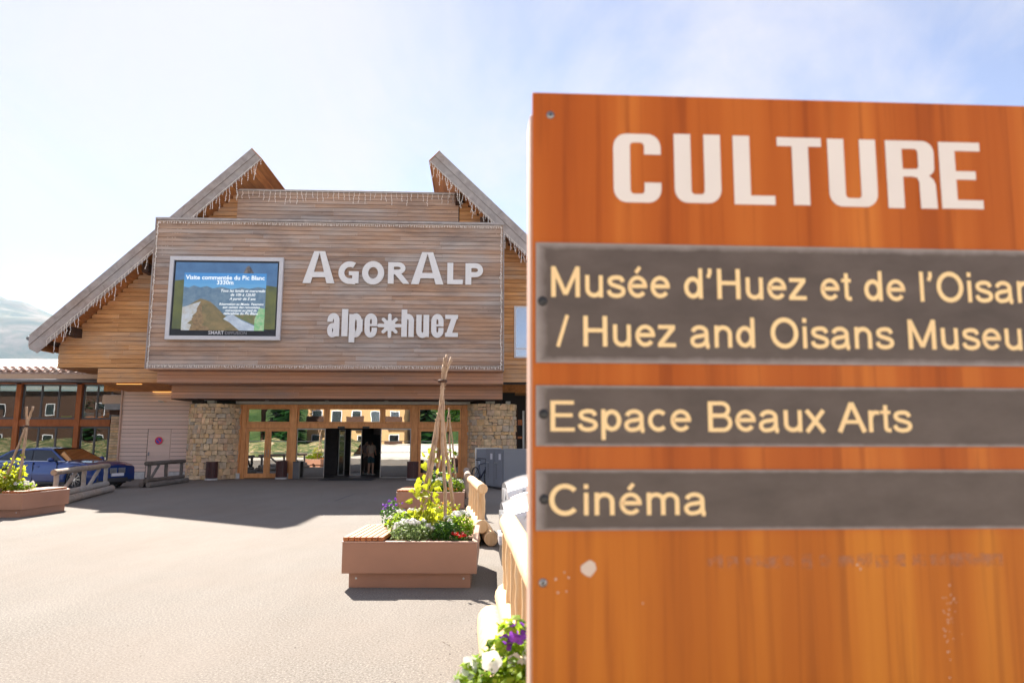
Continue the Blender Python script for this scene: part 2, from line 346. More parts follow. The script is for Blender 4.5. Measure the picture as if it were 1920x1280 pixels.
# ================================================================== SETTING
def flat(name, x0, x1, y0, y1, z, mat, nx=1, ny=1):
    mb = MB(); vs = [(x0 + (x1 - x0) * i / nx, y0 + (y1 - y0) * j / ny, z) for j in range(ny + 1) for i in range(nx + 1)]
    fs = [(j * (nx + 1) + i, j * (nx + 1) + i + 1, (j + 1) * (nx + 1) + i + 1, (j + 1) * (nx + 1) + i) for j in range(ny) for i in range(nx)]
    o = mb.add(vs, fs).build(name, mat); o['kind'] = 'structure'; return o
grass_m = plain('mountain_meadow', (.09, .12, .04), .95, var=.4, scale=.02)
flat('terrain', -6000, 6000, -3000, 7000, -.35, grass_m)
flat('ground', -60, 60, -1.5, 34, 0, M['asphalt'], 24, 24)
flat('bounce_ground', -60, 60, -70, -1.5, 0, plain('pale_bounce_ground', (.62, .56, .48), .9, var=.12, scale=3, bump=.3), 12, 12)  # unseen pale ground behind the camera, added to bounce sunlight onto facade and sign
# hill ridge on the far left
def hill_h(x, y):
    from mathutils import noise as N
    t = (y - 1500) / 2300
    # ridge line falling towards the right
    crest = 610 - (x + 1990) * .42 + 25 * math.sin(x * .006)
    s = math.sin(min(1, max(0, t)) * math.pi * .5)
    n = N.fractal(Vector((x * .0022, y * .0016, .3)), 1.0, 2.0, 6)
    return max(-5, crest * s + n * 50 * (.25 + s) - 40 * (1 - s))
mb = MB(); NX, NY = 110, 60
hv = []
for j in range(NY + 1):
    y = 900 + 3000 * j / NY
    for i in range(NX + 1):
        x = -4600 + 5400 * i / NX
        z = hill_h(x, y)
        if y > 3300: z *= max(0, 1 - (y - 3300) / 700)
        hv.append((x, y, z - 20))
mb.add(hv, [(j * (NX + 1) + i, j * (NX + 1) + i + 1, (j + 1) * (NX + 1) + i + 1, (j + 1) * (NX + 1) + i) for j in range(NY) for i in range(NX)])
m = Mat('alpine_slope', .95, spec=.1); v = m.coords()
f = m.noise(v, .006, 8, .65, .5); c = ramp(m.nt, [(.36, (.014, .034, .010)), (.46, (.05, .07, .02)), (.56, (.13, .11, .055)), (.68, (.22, .18, .13))], f).outputs[0]; m.base(c)
o = mb.build('hills', m.m, smooth=True); o['kind'] = 'structure'

# ================================================================== MAIN BUILDING (own axes: x along the facade, y into it)
rng = random.Random(4)
bld = thing('timber_building', 'large timber clad building with stepped entrance canopy and two steep gable roofs', 'building', B0, B_YAW)
def board_mesh(mb, x0, x1, z0, z1, yf, t=.03, tilt=.018):
    """one horizontal board, its lower edge standing proud; yf = front plane (towards -y)."""
    return mb.add([(x0, yf, z0), (x1, yf, z0), (x1, yf + tilt, z1), (x0, yf + tilt, z1), (x0, yf + t, z0), (x1, yf + t, z0), (x1, yf + t + tilt, z1), (x0, yf + t + tilt, z1)],
                  [(0, 1, 2, 3), (3, 2, 6, 7), (1, 5, 6, 2), (4, 0, 3, 7), (4, 5, 1, 0), (7, 6, 5, 4)])
def boards(x0f, x1f, z0, z1, yf, mat, parent, rows, per=3, name='board', gap=.011, cut=None):
    h = (z1 - z0) / rows
    for r in range(rows):
        za, zb = z0 + r * h, z0 + (r + 1) * h - gap
        xa, xb = x0f((za + zb) / 2), x1f((za + zb) / 2)
        if xb - xa < .15: continue
        n = max(1, per if isinstance(per, int) else per(xb - xa))
        cuts = [xa] + sorted(xa + (xb - xa) * (k + rng.uniform(-.38, .38)) / n for k in range(1, n)) + [xb]
        for a, b in zip(cuts, cuts[1:]):
            if b - a < .3: continue
            board_mesh(MB(), a, b - .006, za, zb, yf + rng.uniform(-.004, .004)).build(name, mat, parent)
BXL, BXR, BZ0, BZ1, BF = -7.40, 6.85, 4.50, 10.76, -3.5
boards(lambda z: BXL, lambda z: BXR, BZ0, BZ1 - .12, BF, M['box_wood'], bld, 34, 4)
MB().box(BXL + .02, BXR - .02, BF + .06, -2.3, BZ0 + .03, BZ1 - .12).build('canopy_core', M['dark'], bld)
MB().box(BXL - .04, BXR + .04, BF - .05, -2.2, BZ1 - .115, BZ1 - .02).build('coping', M['rake_wood'], bld)
MB().box(BXL - .05, BXL - .003, BF - .02, -2.3, BZ0, BZ1 - .12).build('corner_trim', M['rake_wood'], bld)
MB().box(BXR + .003, BXR + .05, BF - .02, -2.3, BZ0, BZ1 - .12).build('corner_trim', M['rake_wood'], bld)
# parapet / gable plane
GY = -2.55
RP, RE = (-3.77, 13.82), (-12.03, 5.82)       # left rake: ridge and eave points (upper edge)
QP, QE = (4.14, 13.88), (12.40, 5.88)
sl = (RP[1] - RE[1]) / (RP[0] - RE[0])
TH = .60 / math.cos(math.atan(sl))            # vertical thickness of the slab
def und_l(z): return RE[0] + (z + TH - RE[1]) / sl      # x of the left slab's underside at height z
def und_r(z): return QE[0] - (z + TH - QE[1]) / sl
PZ = 12.32
for zl, zr, lx in ((4.62, 10.6, lambda z: max(-11.38, und_l(z) + .02)),):
    boards(lx, lambda z: BXL + .1, zl, zr, GY, M['gable_wood'], bld, 32, lambda w: 2 if w > 2.6 else 1)
boards(lambda z: -9.75, lambda z: BXL + .1, 4.02, 4.60, GY, M['gable_wood'], bld, 3, 1)
boards(lambda z: max(-11.38, und_l(z) + .02), lambda z: -4.05, 10.62, PZ, GY, M['gable_wood'], bld, 9, 1)
boards(lambda z: 4.98, lambda z: und_r(z) - .02, 10.62, PZ, GY, M['gable_wood'], bld, 9, 1)
boards(lambda z: BXR - .1, lambda z: min(11.4, und_r(z) - .02), 4.1, 10.6, GY, M['gable_wood'], bld, 35, 1, cut=1)
boards(lambda z: -4.50, lambda z: 4.95, 10.55, PZ - .05, GY - .07, M['box_wood'], bld, 10, 3)
MB().box(-4.55, 5.0, GY - .10, GY + .25, PZ - .045, PZ + .03).build('coping', M['rake_wood'], bld)
# backing panel of the gables (one outline with depth)
MB().prism([(-11.36, 4.6), (-9.77, 4.6), (-9.77, 4.02), (11.3, 4.02), (11.5, und_l(0) * 0 + 6.4), (und_r(PZ), PZ - .05), (und_l(PZ), PZ - .05), (-11.36, 5.2)], GY + .055, GY + .3).build('wall', M['dark'], bld)
MB().box(-11.34, -11.2, GY + .06, 14, 4.62, 5.2).build('side_wall', M['gable_wood'], bld)
# roof slabs
def slab(P, E, s):
    nx, nz = -math.sin(math.atan(sl)) * s, math.cos(math.atan(sl))
    t = .62
    dirx, dirz = math.cos(math.atan(sl)) * s, math.sin(math.atan(sl))
    def at(d, q): return (E[0] + dirx * d - nx * q, E[1] + dirz * d - nz * q)   # d along slope, q below the upper edge
    Ls = math.hypot(P[0] - E[0], P[1] - E[1])
    y0, y1 = BF + .06, 13.0
    # roof covering
    MB().prism([at(-.05, 0), at(Ls, 0), at(Ls, .07), at(-.05, .07)], y0 + .05, y1).build('roof', M['gutter'], bld)
    # two rake boards
    a = MB().prism([(E[0], E[1]), at(Ls, .0), at(Ls, .30), (E[0], E[1] - .30 / nz)], y0 - .035, y0).build('rake_board', M['rake_wood'], bld)
    b = MB().prism([(E[0] + .01 * s, E[1] - .30 / nz), at(Ls, .305), at(Ls, t), (E[0] + .35 * s, E[1] - .36 / nz - .22), (E[0] + .01 * s, E[1] - .36 / nz - .05)], y0, y0 + .035).build('rake_board', M['rake_wood'], bld)
    recalc(a); recalc(b)
    # soffit boards under the slab, running into the depth
    n = 34; w = (Ls - .35) / n
    for k in range(n):
        d0 = .35 + k * w
        o = MB().prism([at(d0, t - .05), at(d0 + w - .012, t - .05), at(d0 + w - .012, t - .02), at(d0, t - .02)], y0 + .04, y1 - .2).build('soffit_board', M['soffit_wood'], bld); recalc(o)
    recalc(MB().prism([at(.1, .08), at(Ls - .04, .08), at(Ls - .04, t - .06), at(.1, t - .06)], y0 + .04, y1 - .1).build('roof_core', M['dark_wood'], bld))
    # ridge end board, sees the sun bounce
    recalc(MB().prism([at(Ls + .003, -.01), at(Ls + .035, -.01), at(Ls + .035, t), at(Ls + .003, t)], y0 - .03, y1).build('ridge_board', M['soffit_wood'], bld))
    recalc(MB().prism([(E[0] - .03 * s, E[1] + .0), (E[0] - .002 * s, E[1] + .0), (E[0] - .002 * s, E[1] - .48), (E[0] - .03 * s, E[1] - .48)], y0 + .04, y1).build('eave_board', M['soffit_wood'], bld))
    recalc(MB().prism([(E[0] - .002 * s, E[1] - .50), (E[0] - .002 * s, E[1] - .46), (E[0] + .42 * s, E[1] - .58), (E[0] + .42 * s, E[1] - .62)], y0 + .04, GY + .1).build('eave_soffit', M['soffit_wood'], bld))
    # gutter end
    MB().tube([(E[0] - .12 * s, y0 + .1, E[1] - .12), (E[0] - .12 * s, y1, E[1] - .12)], .08, 8).build('gutter', M['gutter'], bld)
    # purlin ends carrying the overhang
    for d in (1.15, 7.9 if s > 0 else 8.1, 9.6 if s < 0 else 5.0):
        x, z = at(d, t + .19)
        MB().box(x - .13, x + .13, y0 + .25, GY + .02, z - .2, z + .16).build('purlin_end', M['dark_wood'], bld)
slab(RP, RE, 1); slab(QP, QE, -1)
# canopy steps
MB().box(BXL, BXR, BF + .02, -2.7, BZ0 - .03, BZ0 + .005).build('soffit', M['fascia_wood'], bld)
F1, F2 = -2.78, -1.5
def fascia(x0, x1, z0, z1, y, n):
    h = (z1 - z0) / n
    for k in range(n):
        cs = [x0, x0 + (x1 - x0) * rng.uniform(.28, .4), x0 + (x1 - x0) * rng.uniform(.62, .74), x1]
        for a, b in zip(cs, cs[1:]):
            board_mesh(MB(), a, b - .004, z0 + k * h, z0 + (k + 1) * h - .008, y, .04, .012).build('fascia_board', M['fascia_wood'], bld)
fascia(-7.26, 6.9, 4.02, 4.465, F1, 3)
MB().box(-7.24, 6.88, F1 + .06, F1 + .1, 4.02, 4.46).build('fascia_back', M['dark'], bld)
MB().box(-7.26, 6.9, F1 + .06, F2 - .01, 3.985, 4.015).build('soffit', M['fascia_wood'], bld)
fascia(-7.20, 6.92, 3.44, 3.98, F2, 4)
MB().box(-7.18, 6.9, F2 + .06, F2 + .1, 3.44, 3.97).build('fascia_back', M['dark'], bld)
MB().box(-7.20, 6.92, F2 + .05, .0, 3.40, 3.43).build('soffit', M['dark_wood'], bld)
for x in (-6.0, -3.4, -.8, 1.8, 4.4): MB().lathe([(0, 3.388), (.09, 3.388), (.09, 3.4)], 12, (x, -.75, 0)).build('downlight', M['white_beam'], bld)
MB().box(-4.9, 5.5, -.22, -.02, 3.27, 3.395).build('lintel', M['white_beam'], bld)
# wood soffit and warm light strips left of the canopy
recalc(MB().prism([(GY + .06, 4.0), (.15, 3.80), (.15, 3.84), (GY + .06, 4.04)], -9.75, -7.22, 'x').build('soffit', M['soffit_wood'], bld))
lamp = Mat('warm_strip_light', .5, (1, .6, .2)); lamp.b.inputs['Emission Color'].default_value = (1, .55, .15, 1); lamp.b.inputs['Emission Strength'].default_value = .45
MB().box(-8.6, -7.25, -.12, -.04, 3.80, 3.815).build('strip_light', lamp.m, bld)
MB().box(-9.1, -8.1, -2.3, -2.2, 3.965, 3.975).build('strip_light', lamp.m, bld)
# roof-high body behind so the sky does not show through
MB().box(-9.9, -6.6, .12, 9, 0, 3.78).build('wall', M['dark'], bld)
MB().box(-11.3, 11.3, 1.0, 12.5, 3.9, 4.58).build('floor_slab', M['soffit_wood'], bld)
MB().box(-11.34, -9.78, GY + .06, 1.0, 4.585, 4.615).build('soffit', M['soffit_wood'], bld)
recalc(MB().prism([(-11.2, 4.6), (11.2, 4.6), (11.2, 6.3), (5.2, 11.8), (-4.8, 11.8), (-11.2, 5.4)], GY + .35, 12.8).build('upper_storey', M['dark_wood'], bld))
# taupe siding with flush door
SY = 0.0
sx0, sx1 = -9.9, -6.7
DX0, DX1, DZ = -8.72, -7.73, 2.16
rows = 21; z0, z1 = .32, 3.86; h = (z1 - z0) / rows
for r in range(rows):
    za, zb = z0 + r * h, z0 + (r + 1) * h - .014
    segs = [(sx0, sx1)] if za > DZ else [(sx0, DX0 - .012), (DX1 + .012, sx1)]
    for a, b in segs: board_mesh(MB(), a, b, za, zb, SY, .03, .008).build('siding_board', M['siding'], bld)
dr = MB().box(DX0, DX1, SY + .045, SY + .09, .06, DZ).build('door', M['siding'], bld)
for r in range(13):
    za = .06 + r * (DZ - .06) / 13
    board_mesh(MB(), DX0 + .01, DX1 - .01, za, za + (DZ - .06) / 13 - .012, SY + .012, .03, .008).build('door_board', M['siding'], dr)
MB().box(DX0 + .07, DX0 + .12, SY - .04, SY + .0, 1.0, 1.16).build('handle', M['steel'], dr)
MB().box(sx0, DX0 - .02, SY - .02, SY + .05, 0, .30).build('plinth', M['concrete'], bld)
MB().box(DX1 + .02, sx1, SY - .02, SY + .05, 0, .30).build('plinth', M['concrete'], bld)
MB().tube([(sx0 - .02, SY - .03, 0), (sx0 - .05, SY - .03, 3.9)], .045, 8).build('downpipe', M['planter_rim'], bld)
MB().prism([(-8.33, 3.42), (-8.12, 3.40), (-8.03, 3.33), (-8.12, 3.34), (-8.3, 3.37)], SY - .16, SY - .01).build('wall_lamp', M['white_beam'], bld)
sg = thing('no_parking_sign', 'round red and blue no parking sign on the flush taupe door', 'sign', fromB(-8.22, SY - .02, 1.66), B_YAW)
MB().lathe([(0, -.012), (.165, -.012), (.165, .004)], 24, axis='y').build('ring', plain('sign_red', (.75, .03, .05), .4, var=.03), sg)
MB().lathe([(0, -.016), (.115, -.016), (.115, -.011)], 24, axis='y').build('disc', plain('sign_blue', (.06, .06, .45), .3, var=.03), sg)
MB().add([(-.10, -.019, .07), (-.07, -.019, .10), (.10, -.019, -.07), (.07, -.019, -.10)], [(0, 3, 2, 1)]).build('slash', D.materials['sign_red'], sg)

# ------------------------------------------------------------------ stone pillars
def pillar(cx, cy, r, top, a0, a1, seed):
    rg = random.Random(seed)
    core = MB().lathe([(r - .02, 0), (r - .02, top)], 48, (cx, cy, 0)).add([(cx + (r - .02) * math.cos(t * math.pi / 24), cy + (r - .02) * math.sin(t * math.pi / 24), top) for t in range(48)], [tuple(range(48))]).build('stone_pillar', M['stone_mortar'], bld, smooth=False)
    z = .01; W_ = r * (a1 - a0)
    # shared jittered corners give irregular, tightly packed stones
    while z < top - .08:
        h = rg.uniform(.13, .30)
        if z + h > top - .12: h = top - z
        u = rg.uniform(-.2, 0)
        while u < W_:
            w = rg.uniform(.13, .40)
            parts = [(u, u + w, z, z + h)]
            if h > .24 and rg.random() < .45:
                q = z + h * rg.uniform(.38, .62); parts = [(u, u + w, z, q), (u, u + w, q, z + h)]
            elif w > .34 and rg.random() < .4:
                q = u + w * rg.uniform(.4, .6); parts = [(u, q, z, z + h), (q, u + w, z, z + h)]
            for a, b, c, d in parts:
                g = .005; j = lambda s: rg.uniform(-s, s)
                cor = [(a + g + j(.014), c + g + j(.012)), (b - g + j(.014), c + g + j(.012)), (b - g + j(.014), d - g + j(.012)), (a + g + j(.014), d - g + j(.012))]
                if rg.random() < .5:   # chip a corner
                    k = rg.randrange(4); p, q_, n_ = cor[k], cor[k - 1], cor[(k + 1) % 4]
                    t = rg.uniform(.2, .4); e1_ = (p[0] + (q_[0] - p[0]) * t, p[1] + (q_[1] - p[1]) * t); e2_ = (p[0] + (n_[0] - p[0]) * t, p[1] + (n_[1] - p[1]) * t)
                    cor = cor[:k] + [e1_, e2_] + cor[k + 1:]
                mx_, mz_ = sum(p[0] for p in cor) / len(cor), sum(p[1] for p in cor) / len(cor)
                dep = rg.uniform(.015, .06); tx, tz = rg.uniform(-.05, .05), rg.uniform(-.05, .05)
                def cyl(p, dd):
                    an = a0 + p[0] / r; R = r + dd; return (cx + R * math.cos(an), cy + R * math.sin(an), p[1])
                n = len(cor); vs = [cyl(p, -.03) for p in cor] + [cyl(p, dep * .55) for p in cor]
                vs += [cyl((mx_ + (p[0] - mx_) * .86, mz_ + (p[1] - mz_) * .86), dep + (p[0] - mx_) * tx * 2 + (p[1] - mz_) * tz * 2) for p in cor]
                fs = [(i, (i + 1) % n, (i + 1) % n + n, i + n) for i in range(n)] + [(i + n, (i + 1) % n + n, (i + 1) % n + 2 * n, i + 2 * n) for i in range(n)] + [tuple(range(2 * n, 3 * n))]
                MB().add(vs, fs).build('stone', M['stone'], core)
            u += w
        z += h
    return core
pillar(-5.82, .10, 1.10, 3.25, R_(172), R_(355), 3)
pillar(6.5, .10, 1.10, 3.28, R_(185), R_(360), 8)
for x, w in ((-6.35, .5), (-5.8, .3), (6.4, .4), (7.2, .2)):
    MB().box(x - w / 2, x + w / 2, -.75, -.45, 3.27, 3.395).build('beam_end', M['white_beam'] if w < .45 else M['dark'], bld)
# ------------------------------------------------------------------ entrance front
def fw(x0, x1, z0, z1, y0=-.12, y1=.08, name='post', mat=None): return MB().box(x0, x1, y0, y1, z0, z1).build(name, mat or M['frame_wood'], bld, bevel=.006)
fw(-4.90, -4.66, 0, 3.26); fw(-4.655, -4.45, 0, 3.26, -.08, .06); fw(-2.50, -2.22, 0, 3.26); fw(2.86, 3.16, 0, 3.26); fw(5.12, 5.46, 0, 3.26)
for a, b in ((-4.447, -2.503), (-2.217, 2.857), (3.163, 5.117)):
    fw(a, b, 2.21, 2.43, -.06, .06, 'transom'); fw(a, b, 3.12, 3.26, -.06, .06, 'header')
for x in (-.93, 1.56): fw(x - .06, x + .06, 2.433, 3.117, -.05, .05, 'mullion')
tg = MB
def pane(x0, x1, z0, z1, y=.0, par=bld, mat=None): return MB().box(x0, x1, y - .006, y + .006, z0, z1).build('pane', mat or M['glass_door'], par)
def window_frame(x0, x1, z0, z1):
    f = MB()
    w = .06
    f.box(x0, x1, -.045, .03, z0, z0 + w).box(x0, x1, -.045, .03, z1 - w, z1).box(x0, x0 + w, -.045, .03, z0 + w, z1 - w).box(x1 - w, x1, -.045, .03, z0 + w, z1 - w)
    o = f.build('window', M['frame_wood'], bld); pane(x0 + w, x1 - w, z0 + w, z1 - w, par=o); return o
for a, b in ((-4.44, -2.51), (-2.21, -.993), (-.867, 1.497), (1.623, 2.85), (3.17, 5.11)): window_frame(a, b, 2.437, 3.112)
def leaf(x0, x1, hs):
    w = .13; z0, z1 = .03, 2.2
    f = MB().box(x0, x1, -.04, .03, z0, z0 + .2).box(x0, x1, -.04, .03, z1 - w, z1).box(x0, x0 + w, -.04, .03, z0 + .2, z1 - w).box(x1 - w, x1, -.04, .03, z0 + .2, z1 - w)
    o = f.build('door', M['frame_wood'], bld); pane(x0 + w, x1 - w, z0 + .2, z1 - w, par=o)
    for z in (1.12, 1.62): MB().box(x0 + w, x1 - w, -.012, -.008, z, z + .03).build('safety_strip', M['white_beam'], o)
    hx = x1 - .05 if hs > 0 else x0 + .05
    MB().tube([(hx, -.045, .95), (hx, -.09, .95), (hx, -.09, 1.25), (hx, -.045, 1.25)], .012, 6).build('handle', M['steel'], o)
for a, b in ((-4.44, -2.51), (3.17, 5.11)):
    mid = (a + b) / 2; leaf(a, mid - .006, 1); leaf(mid + .006, b, -1)
def slider(x0, x1, y=.0):
    f = MB(); w = .035
    f.box(x0, x1, y - .02, y + .02, .02, .05).box(x0, x1, y - .02, y + .02, 2.15, 2.2).box(x0, x0 + w, y - .02, y + .02, .05, 2.15).box(x1 - w, x1, y - .02, y + .02, .05, 2.15)
    o = f.build('sliding_door', M['steel'], bld); pane(x0 + w, x1 - w, .05, 2.15, y, o)
    for z in (1.12, 1.62): MB().box(x0 + w, x1 - w, y - .012, y - .008, z, z + .025).build('safety_strip', M['white_beam'], o)
slider(-2.21, -.96); slider(1.50, 2.85)
slider(-.86, -.55, 2.6); slider(-.3, .25, 2.6)
for x in (-.25, .85): MB().box(x - .15, x + .15, -.16, -.062, 2.2, 2.29).build('door_sensor', M['black'], bld)
for x in (-4.72, -2.62, 3.0): MB().box(x - .13, x + .13, -.2, -.125, 0, .24).build('post_base', M['concrete'], bld)
# vestibule and foyer
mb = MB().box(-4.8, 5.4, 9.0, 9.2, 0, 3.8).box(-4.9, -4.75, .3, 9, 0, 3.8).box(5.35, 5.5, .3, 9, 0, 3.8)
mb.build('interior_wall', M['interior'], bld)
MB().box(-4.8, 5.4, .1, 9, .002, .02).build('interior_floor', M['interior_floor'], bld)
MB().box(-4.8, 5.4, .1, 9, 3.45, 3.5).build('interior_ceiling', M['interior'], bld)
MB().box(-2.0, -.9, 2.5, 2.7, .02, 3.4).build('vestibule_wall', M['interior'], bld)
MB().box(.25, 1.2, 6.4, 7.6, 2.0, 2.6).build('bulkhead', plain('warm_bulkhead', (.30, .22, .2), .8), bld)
# right-hand recess below the gable, window above
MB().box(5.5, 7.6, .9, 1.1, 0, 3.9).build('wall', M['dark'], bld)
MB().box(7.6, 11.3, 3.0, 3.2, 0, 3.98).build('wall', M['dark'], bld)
MB().box(7.56, 7.66, -.2, 0, 0, 3.1).build('post', M['dark_wood'], bld)
MB().box(7.88, 7.96, -.2, -.1, 0, 3.0).build('post', M['white_beam'], bld)
MB().box(7.67, 7.87, -.18, -.08, 2.35, 2.6).build('rail', M['wing_wood'], bld)
MB().box(7.67, 7.87, -.18, -.08, 1.75, 1.85).build('rail', M['wing_wood'], bld)
wx, wz = L(964, 574, GY), L(985, 671, GY)
w = MB(); x0, x1, z0, z1 = wx[0], wx[0] + 1.5, wz[1], wx[1]
w.box(x0, x1, GY - .06, GY + .02, z0, z0 + .07).box(x0, x1, GY - .06, GY + .02, z1 - .07, z1).box(x0, x0 + .08, GY - .06, GY + .02, z0 + .07, z1 - .07).box(x1 - .08, x1, GY - .06, GY + .02, z0 + .07, z1 - .07).box(x0 + .08, x1 - .08, GY - .055, GY + .02, z0 + .36, z0 + .42)
w = w.build('window', M['frame_white'], bld); pane(x0 + .08, x1 - .08, z0 + .07, z1 - .07, GY - .035, w, M['glass_door'])

# ------------------------------------------------------------------ display screen
BFY = BF - .012
def Lp(px, py, y=BFY): return L(px, py, y)
scr = thing('display_screen', 'large white framed display screen showing a mountain summit notice', 'screen', fromB(0, BFY, 0), B_YAW)
c4 = [Lp(322, 482), Lp(534, 485), Lp(526, 639), Lp(312, 637)]
X0, X1 = (c4[0][0] + c4[3][0]) / 2, (c4[1][0] + c4[2][0]) / 2; Z1, Z0 = (c4[0][1] + c4[1][1]) / 2, (c4[2][1] + c4[3][1]) / 2
bw = .16
f = MB()
for a in ((X0, X1, Z0, Z0 + bw), (X0, X1, Z1 - bw, Z1), (X0, X0 + bw, Z0 + bw, Z1 - bw), (X1 - bw, X1, Z0 + bw, Z1 - bw)): f.box(a[0], a[1], -.17, -.01, a[2], a[3])
f.build('frame', M['frame_white'], scr, bevel=.01)
MB().box(X0 + bw, X1 - bw, -.10, -.02, Z0 + bw, Z1 - bw).build('screen_panel', M['screen_dark'], scr)
sx0, sx1, sz0, sz1 = X0 + bw + .07, X1 - bw - .07, Z0 + bw + .28, Z1 - bw - .07
def emis(name, c, c2=None, st=.6, scale=3, strech=(1, 1, 1)):
    m = Mat(name, .3, c); v = m.coords(strech); f = m.noise(v, scale, 6, .65); cc = ramp(m.nt, [(.35, c), (.65, c2 or c)], f).outputs[0]
    m.b.inputs['Base Color'].default_value = (.02, .02, .02, 1); m.l(cc, m.b.inputs['Emission Color']); m.b.inputs['Emission Strength'].default_value = st; return m.m
def pic(name, poly, lay, mat, par=scr):
    """flat printed shape on the screen: poly in 0..1 of the lit area"""
    mb = MB(); y = -.102 - lay * .002
    mb.add([(sx0 + (sx1 - sx0) * u, y, sz0 + (sz1 - sz0) * v) for u, v in poly], [tuple(range(len(poly)))]); return mb.build(name, mat, par)
ES = .26
pic('picture_sky', [(0, .55), (1, .55), (1, 1), (0, 1)], 0, emis('pic_blue', (.055, .13, .27), (.075, .17, .33), ES))
pic('picture_meadow', [(0, 0), (1, 0), (1, .64), (.9, .66), (.8, .62), (.3, .70), (.1, .74), (0, .72)], 1, emis('pic_olive', (.07, .085, .035), (.13, .14, .04), ES, 2))
pic('picture_peak', [(.60, .70), (.66, .82), (.69, .93), (.715, .96), (.735, .93), (.77, .84), (.80, .70)], 2, emis('pic_rock', (.03, .035, .05), (.22, .18, .16), ES, 6))
# inner slide
ix0, ix1, iz0, iz1 = .09, .895, -.02, .84
def pin(name, poly, lay, mat): return pic(name, [(ix0 + (ix1 - ix0) * u, iz0 + (iz1 - iz0) * v) for u, v in poly], lay, mat)
for k in range(6):
    a = k / 5; col = tuple(p + (q - p) * a for p, q in zip((.12, .30, .48), (.04, .18, .42)))
    pin('slide_sky', [(0, .62 + k * .0633), (1, .62 + k * .0633), (1, .62 + (k + 1) * .0633), (0, .62 + (k + 1) * .0633)], 4, emis('slide_sky_%d' % k, col, st=.36))
pin('slide_range', [(0, 0), (1, 0), (1, .74), (.9, .76), (.8, .73), (.7, .75), (.58, .72), (.45, .76), (.35, .73), (.28, .77), (.2, .745), (.12, .78), (.06, .74), (0, .76)], 5, emis('slide_blue_range', (.07, .13, .21), (.14, .21, .28), .3, 5))
pin('slide_rock', [(0, 0), (.72, 0), (.62, .14), (.5, .28), (.40, .42), (.33, .50), (.27, .53), (.21, .55), (.15, .50), (.06, .42), (0, .40)], 6, emis('slide_brown_rock', (.11, .095, .045), (.21, .15, .07), .3, 4))
pin('slide_snow', [(0, 0), (.10, 0), (.12, .1), (.07, .12), (.16, .22), (.12, .24), (.21, .36), (.17, .36), (.22, .50), (.15, .47), (.05, .42), (0, .40)], 7, emis('slide_snow', (.42, .46, .52), (.35, .33, .30), .3, 5))
pin('slide_cliff', [(.10, 0), (.2, 0), (.27, .14), (.24, .32), (.23, .47), (.19, .42), (.17, .3), (.12, .2), (.14, .1)], 8, emis('slide_tan', (.26, .17, .085), (.12, .08, .045), .3, 9))
pin('slide_scree', [(.16, 0), (.36, 0), (.31, .07), (.24, .09)], 8, D.materials['slide_tan'])
pin('slide_snow', [(.55, .26), (.62, .27), (.72, .18), (.85, .1), (1, .02), (1, 0), (.7, 0), (.58, .14), (.50, .20)], 7, emis('slide_snow_b', (.42, .48, .56), (.28, .33, .42), .3, 4))
pin('slide_ground', [(.62, .27), (.8, .28), (1, .25), (1, .03), (.86, .11), (.73, .19)], 8, emis('slide_scrub', (.18, .14, .07), (.09, .13, .05), .3, 8))
pin('slide_green', [(.88, .0), (1, 0), (1, .38), (.93, .40), (.88, .2)], 9, emis('slide_green', (.10, .34, .14), (.35, .45, .28), .3, 7))
white_e = emis('slide_text_white', (.85, .88, .9), st=.32)
def text(body, width, cx, z, lay, mat, par, ital=0, off=0.0, name='text', hgt=None):
    c = D.curves.new('t', 'FONT'); c.body = body; c.size = 1; c.offset = off; c.shear = ital; c.align_x = 'CENTER'; c.resolution_u = 2
    o = D.objects.new('t', c); link(o); bpy.context.view_layer.update()
    me = D.meshes.new_from_object(o.evaluated_get(bpy.context.evaluated_depsgraph_get())); w = max(v.co.x for v in me.vertices) - min(v.co.x for v in me.vertices)
    D.objects.remove(o); D.curves.remove(c)
    s = width / w; sz = s if hgt is None else hgt / .7
    for v in me.vertices: v.co = Vector((cx + v.co.x * s, -.102 - lay * .002, z + v.co.y * sz))
    me.materials.clear(); me.materials.append(mat); t = link(D.objects.new(name, me)); t.parent = par; t['kind'] = 'stuff'; return t
SW, SH = sx1 - sx0, sz1 - sz0
def ipos(u, v): return sx0 + SW * (ix0 + (ix1 - ix0) * u), sz0 + SH * (iz0 + (iz1 - iz0) * v)
for body, u, v, w_, it, off in (('Visite commentée du Pic Blanc', .5, .885, .96, 0, .016), ('3330m', .5, .80, .2, 0, .016), ('Tous les lundis et mercredis', .72, .67, .54, .3, .012), ('de 10h à 12h30', .72, .60, .30, .3, .012), ('A partir de 5 ans', .72, .53, .32, .3, .012),
        ('Réservation au Musée. Paiement', .71, .44, .54, .25, .012), ('aux caisses des remontées', .71, .385, .45, .25, .012), ('mécaniques au pied de', .71, .33, .38, .25, .012), ('télécabine du Pic Blanc', .71, .275, .42, .25, .012)):
    x, z = ipos(u, v); text(body, w_ * SW * (ix1 - ix0), x, z, 12, white_e, scr, it, off)
text('SMART', .62, (X0 + X1) / 2 - .28, Z0 + bw + .07, 1, plain('logo_white', (.7, .7, .72), .5), scr, off=.02)
text('DIFFUSION', .85, (X0 + X1) / 2 + .5, Z0 + bw + .07, 1, plain('logo_grey', (.35, .35, .38), .5), scr)
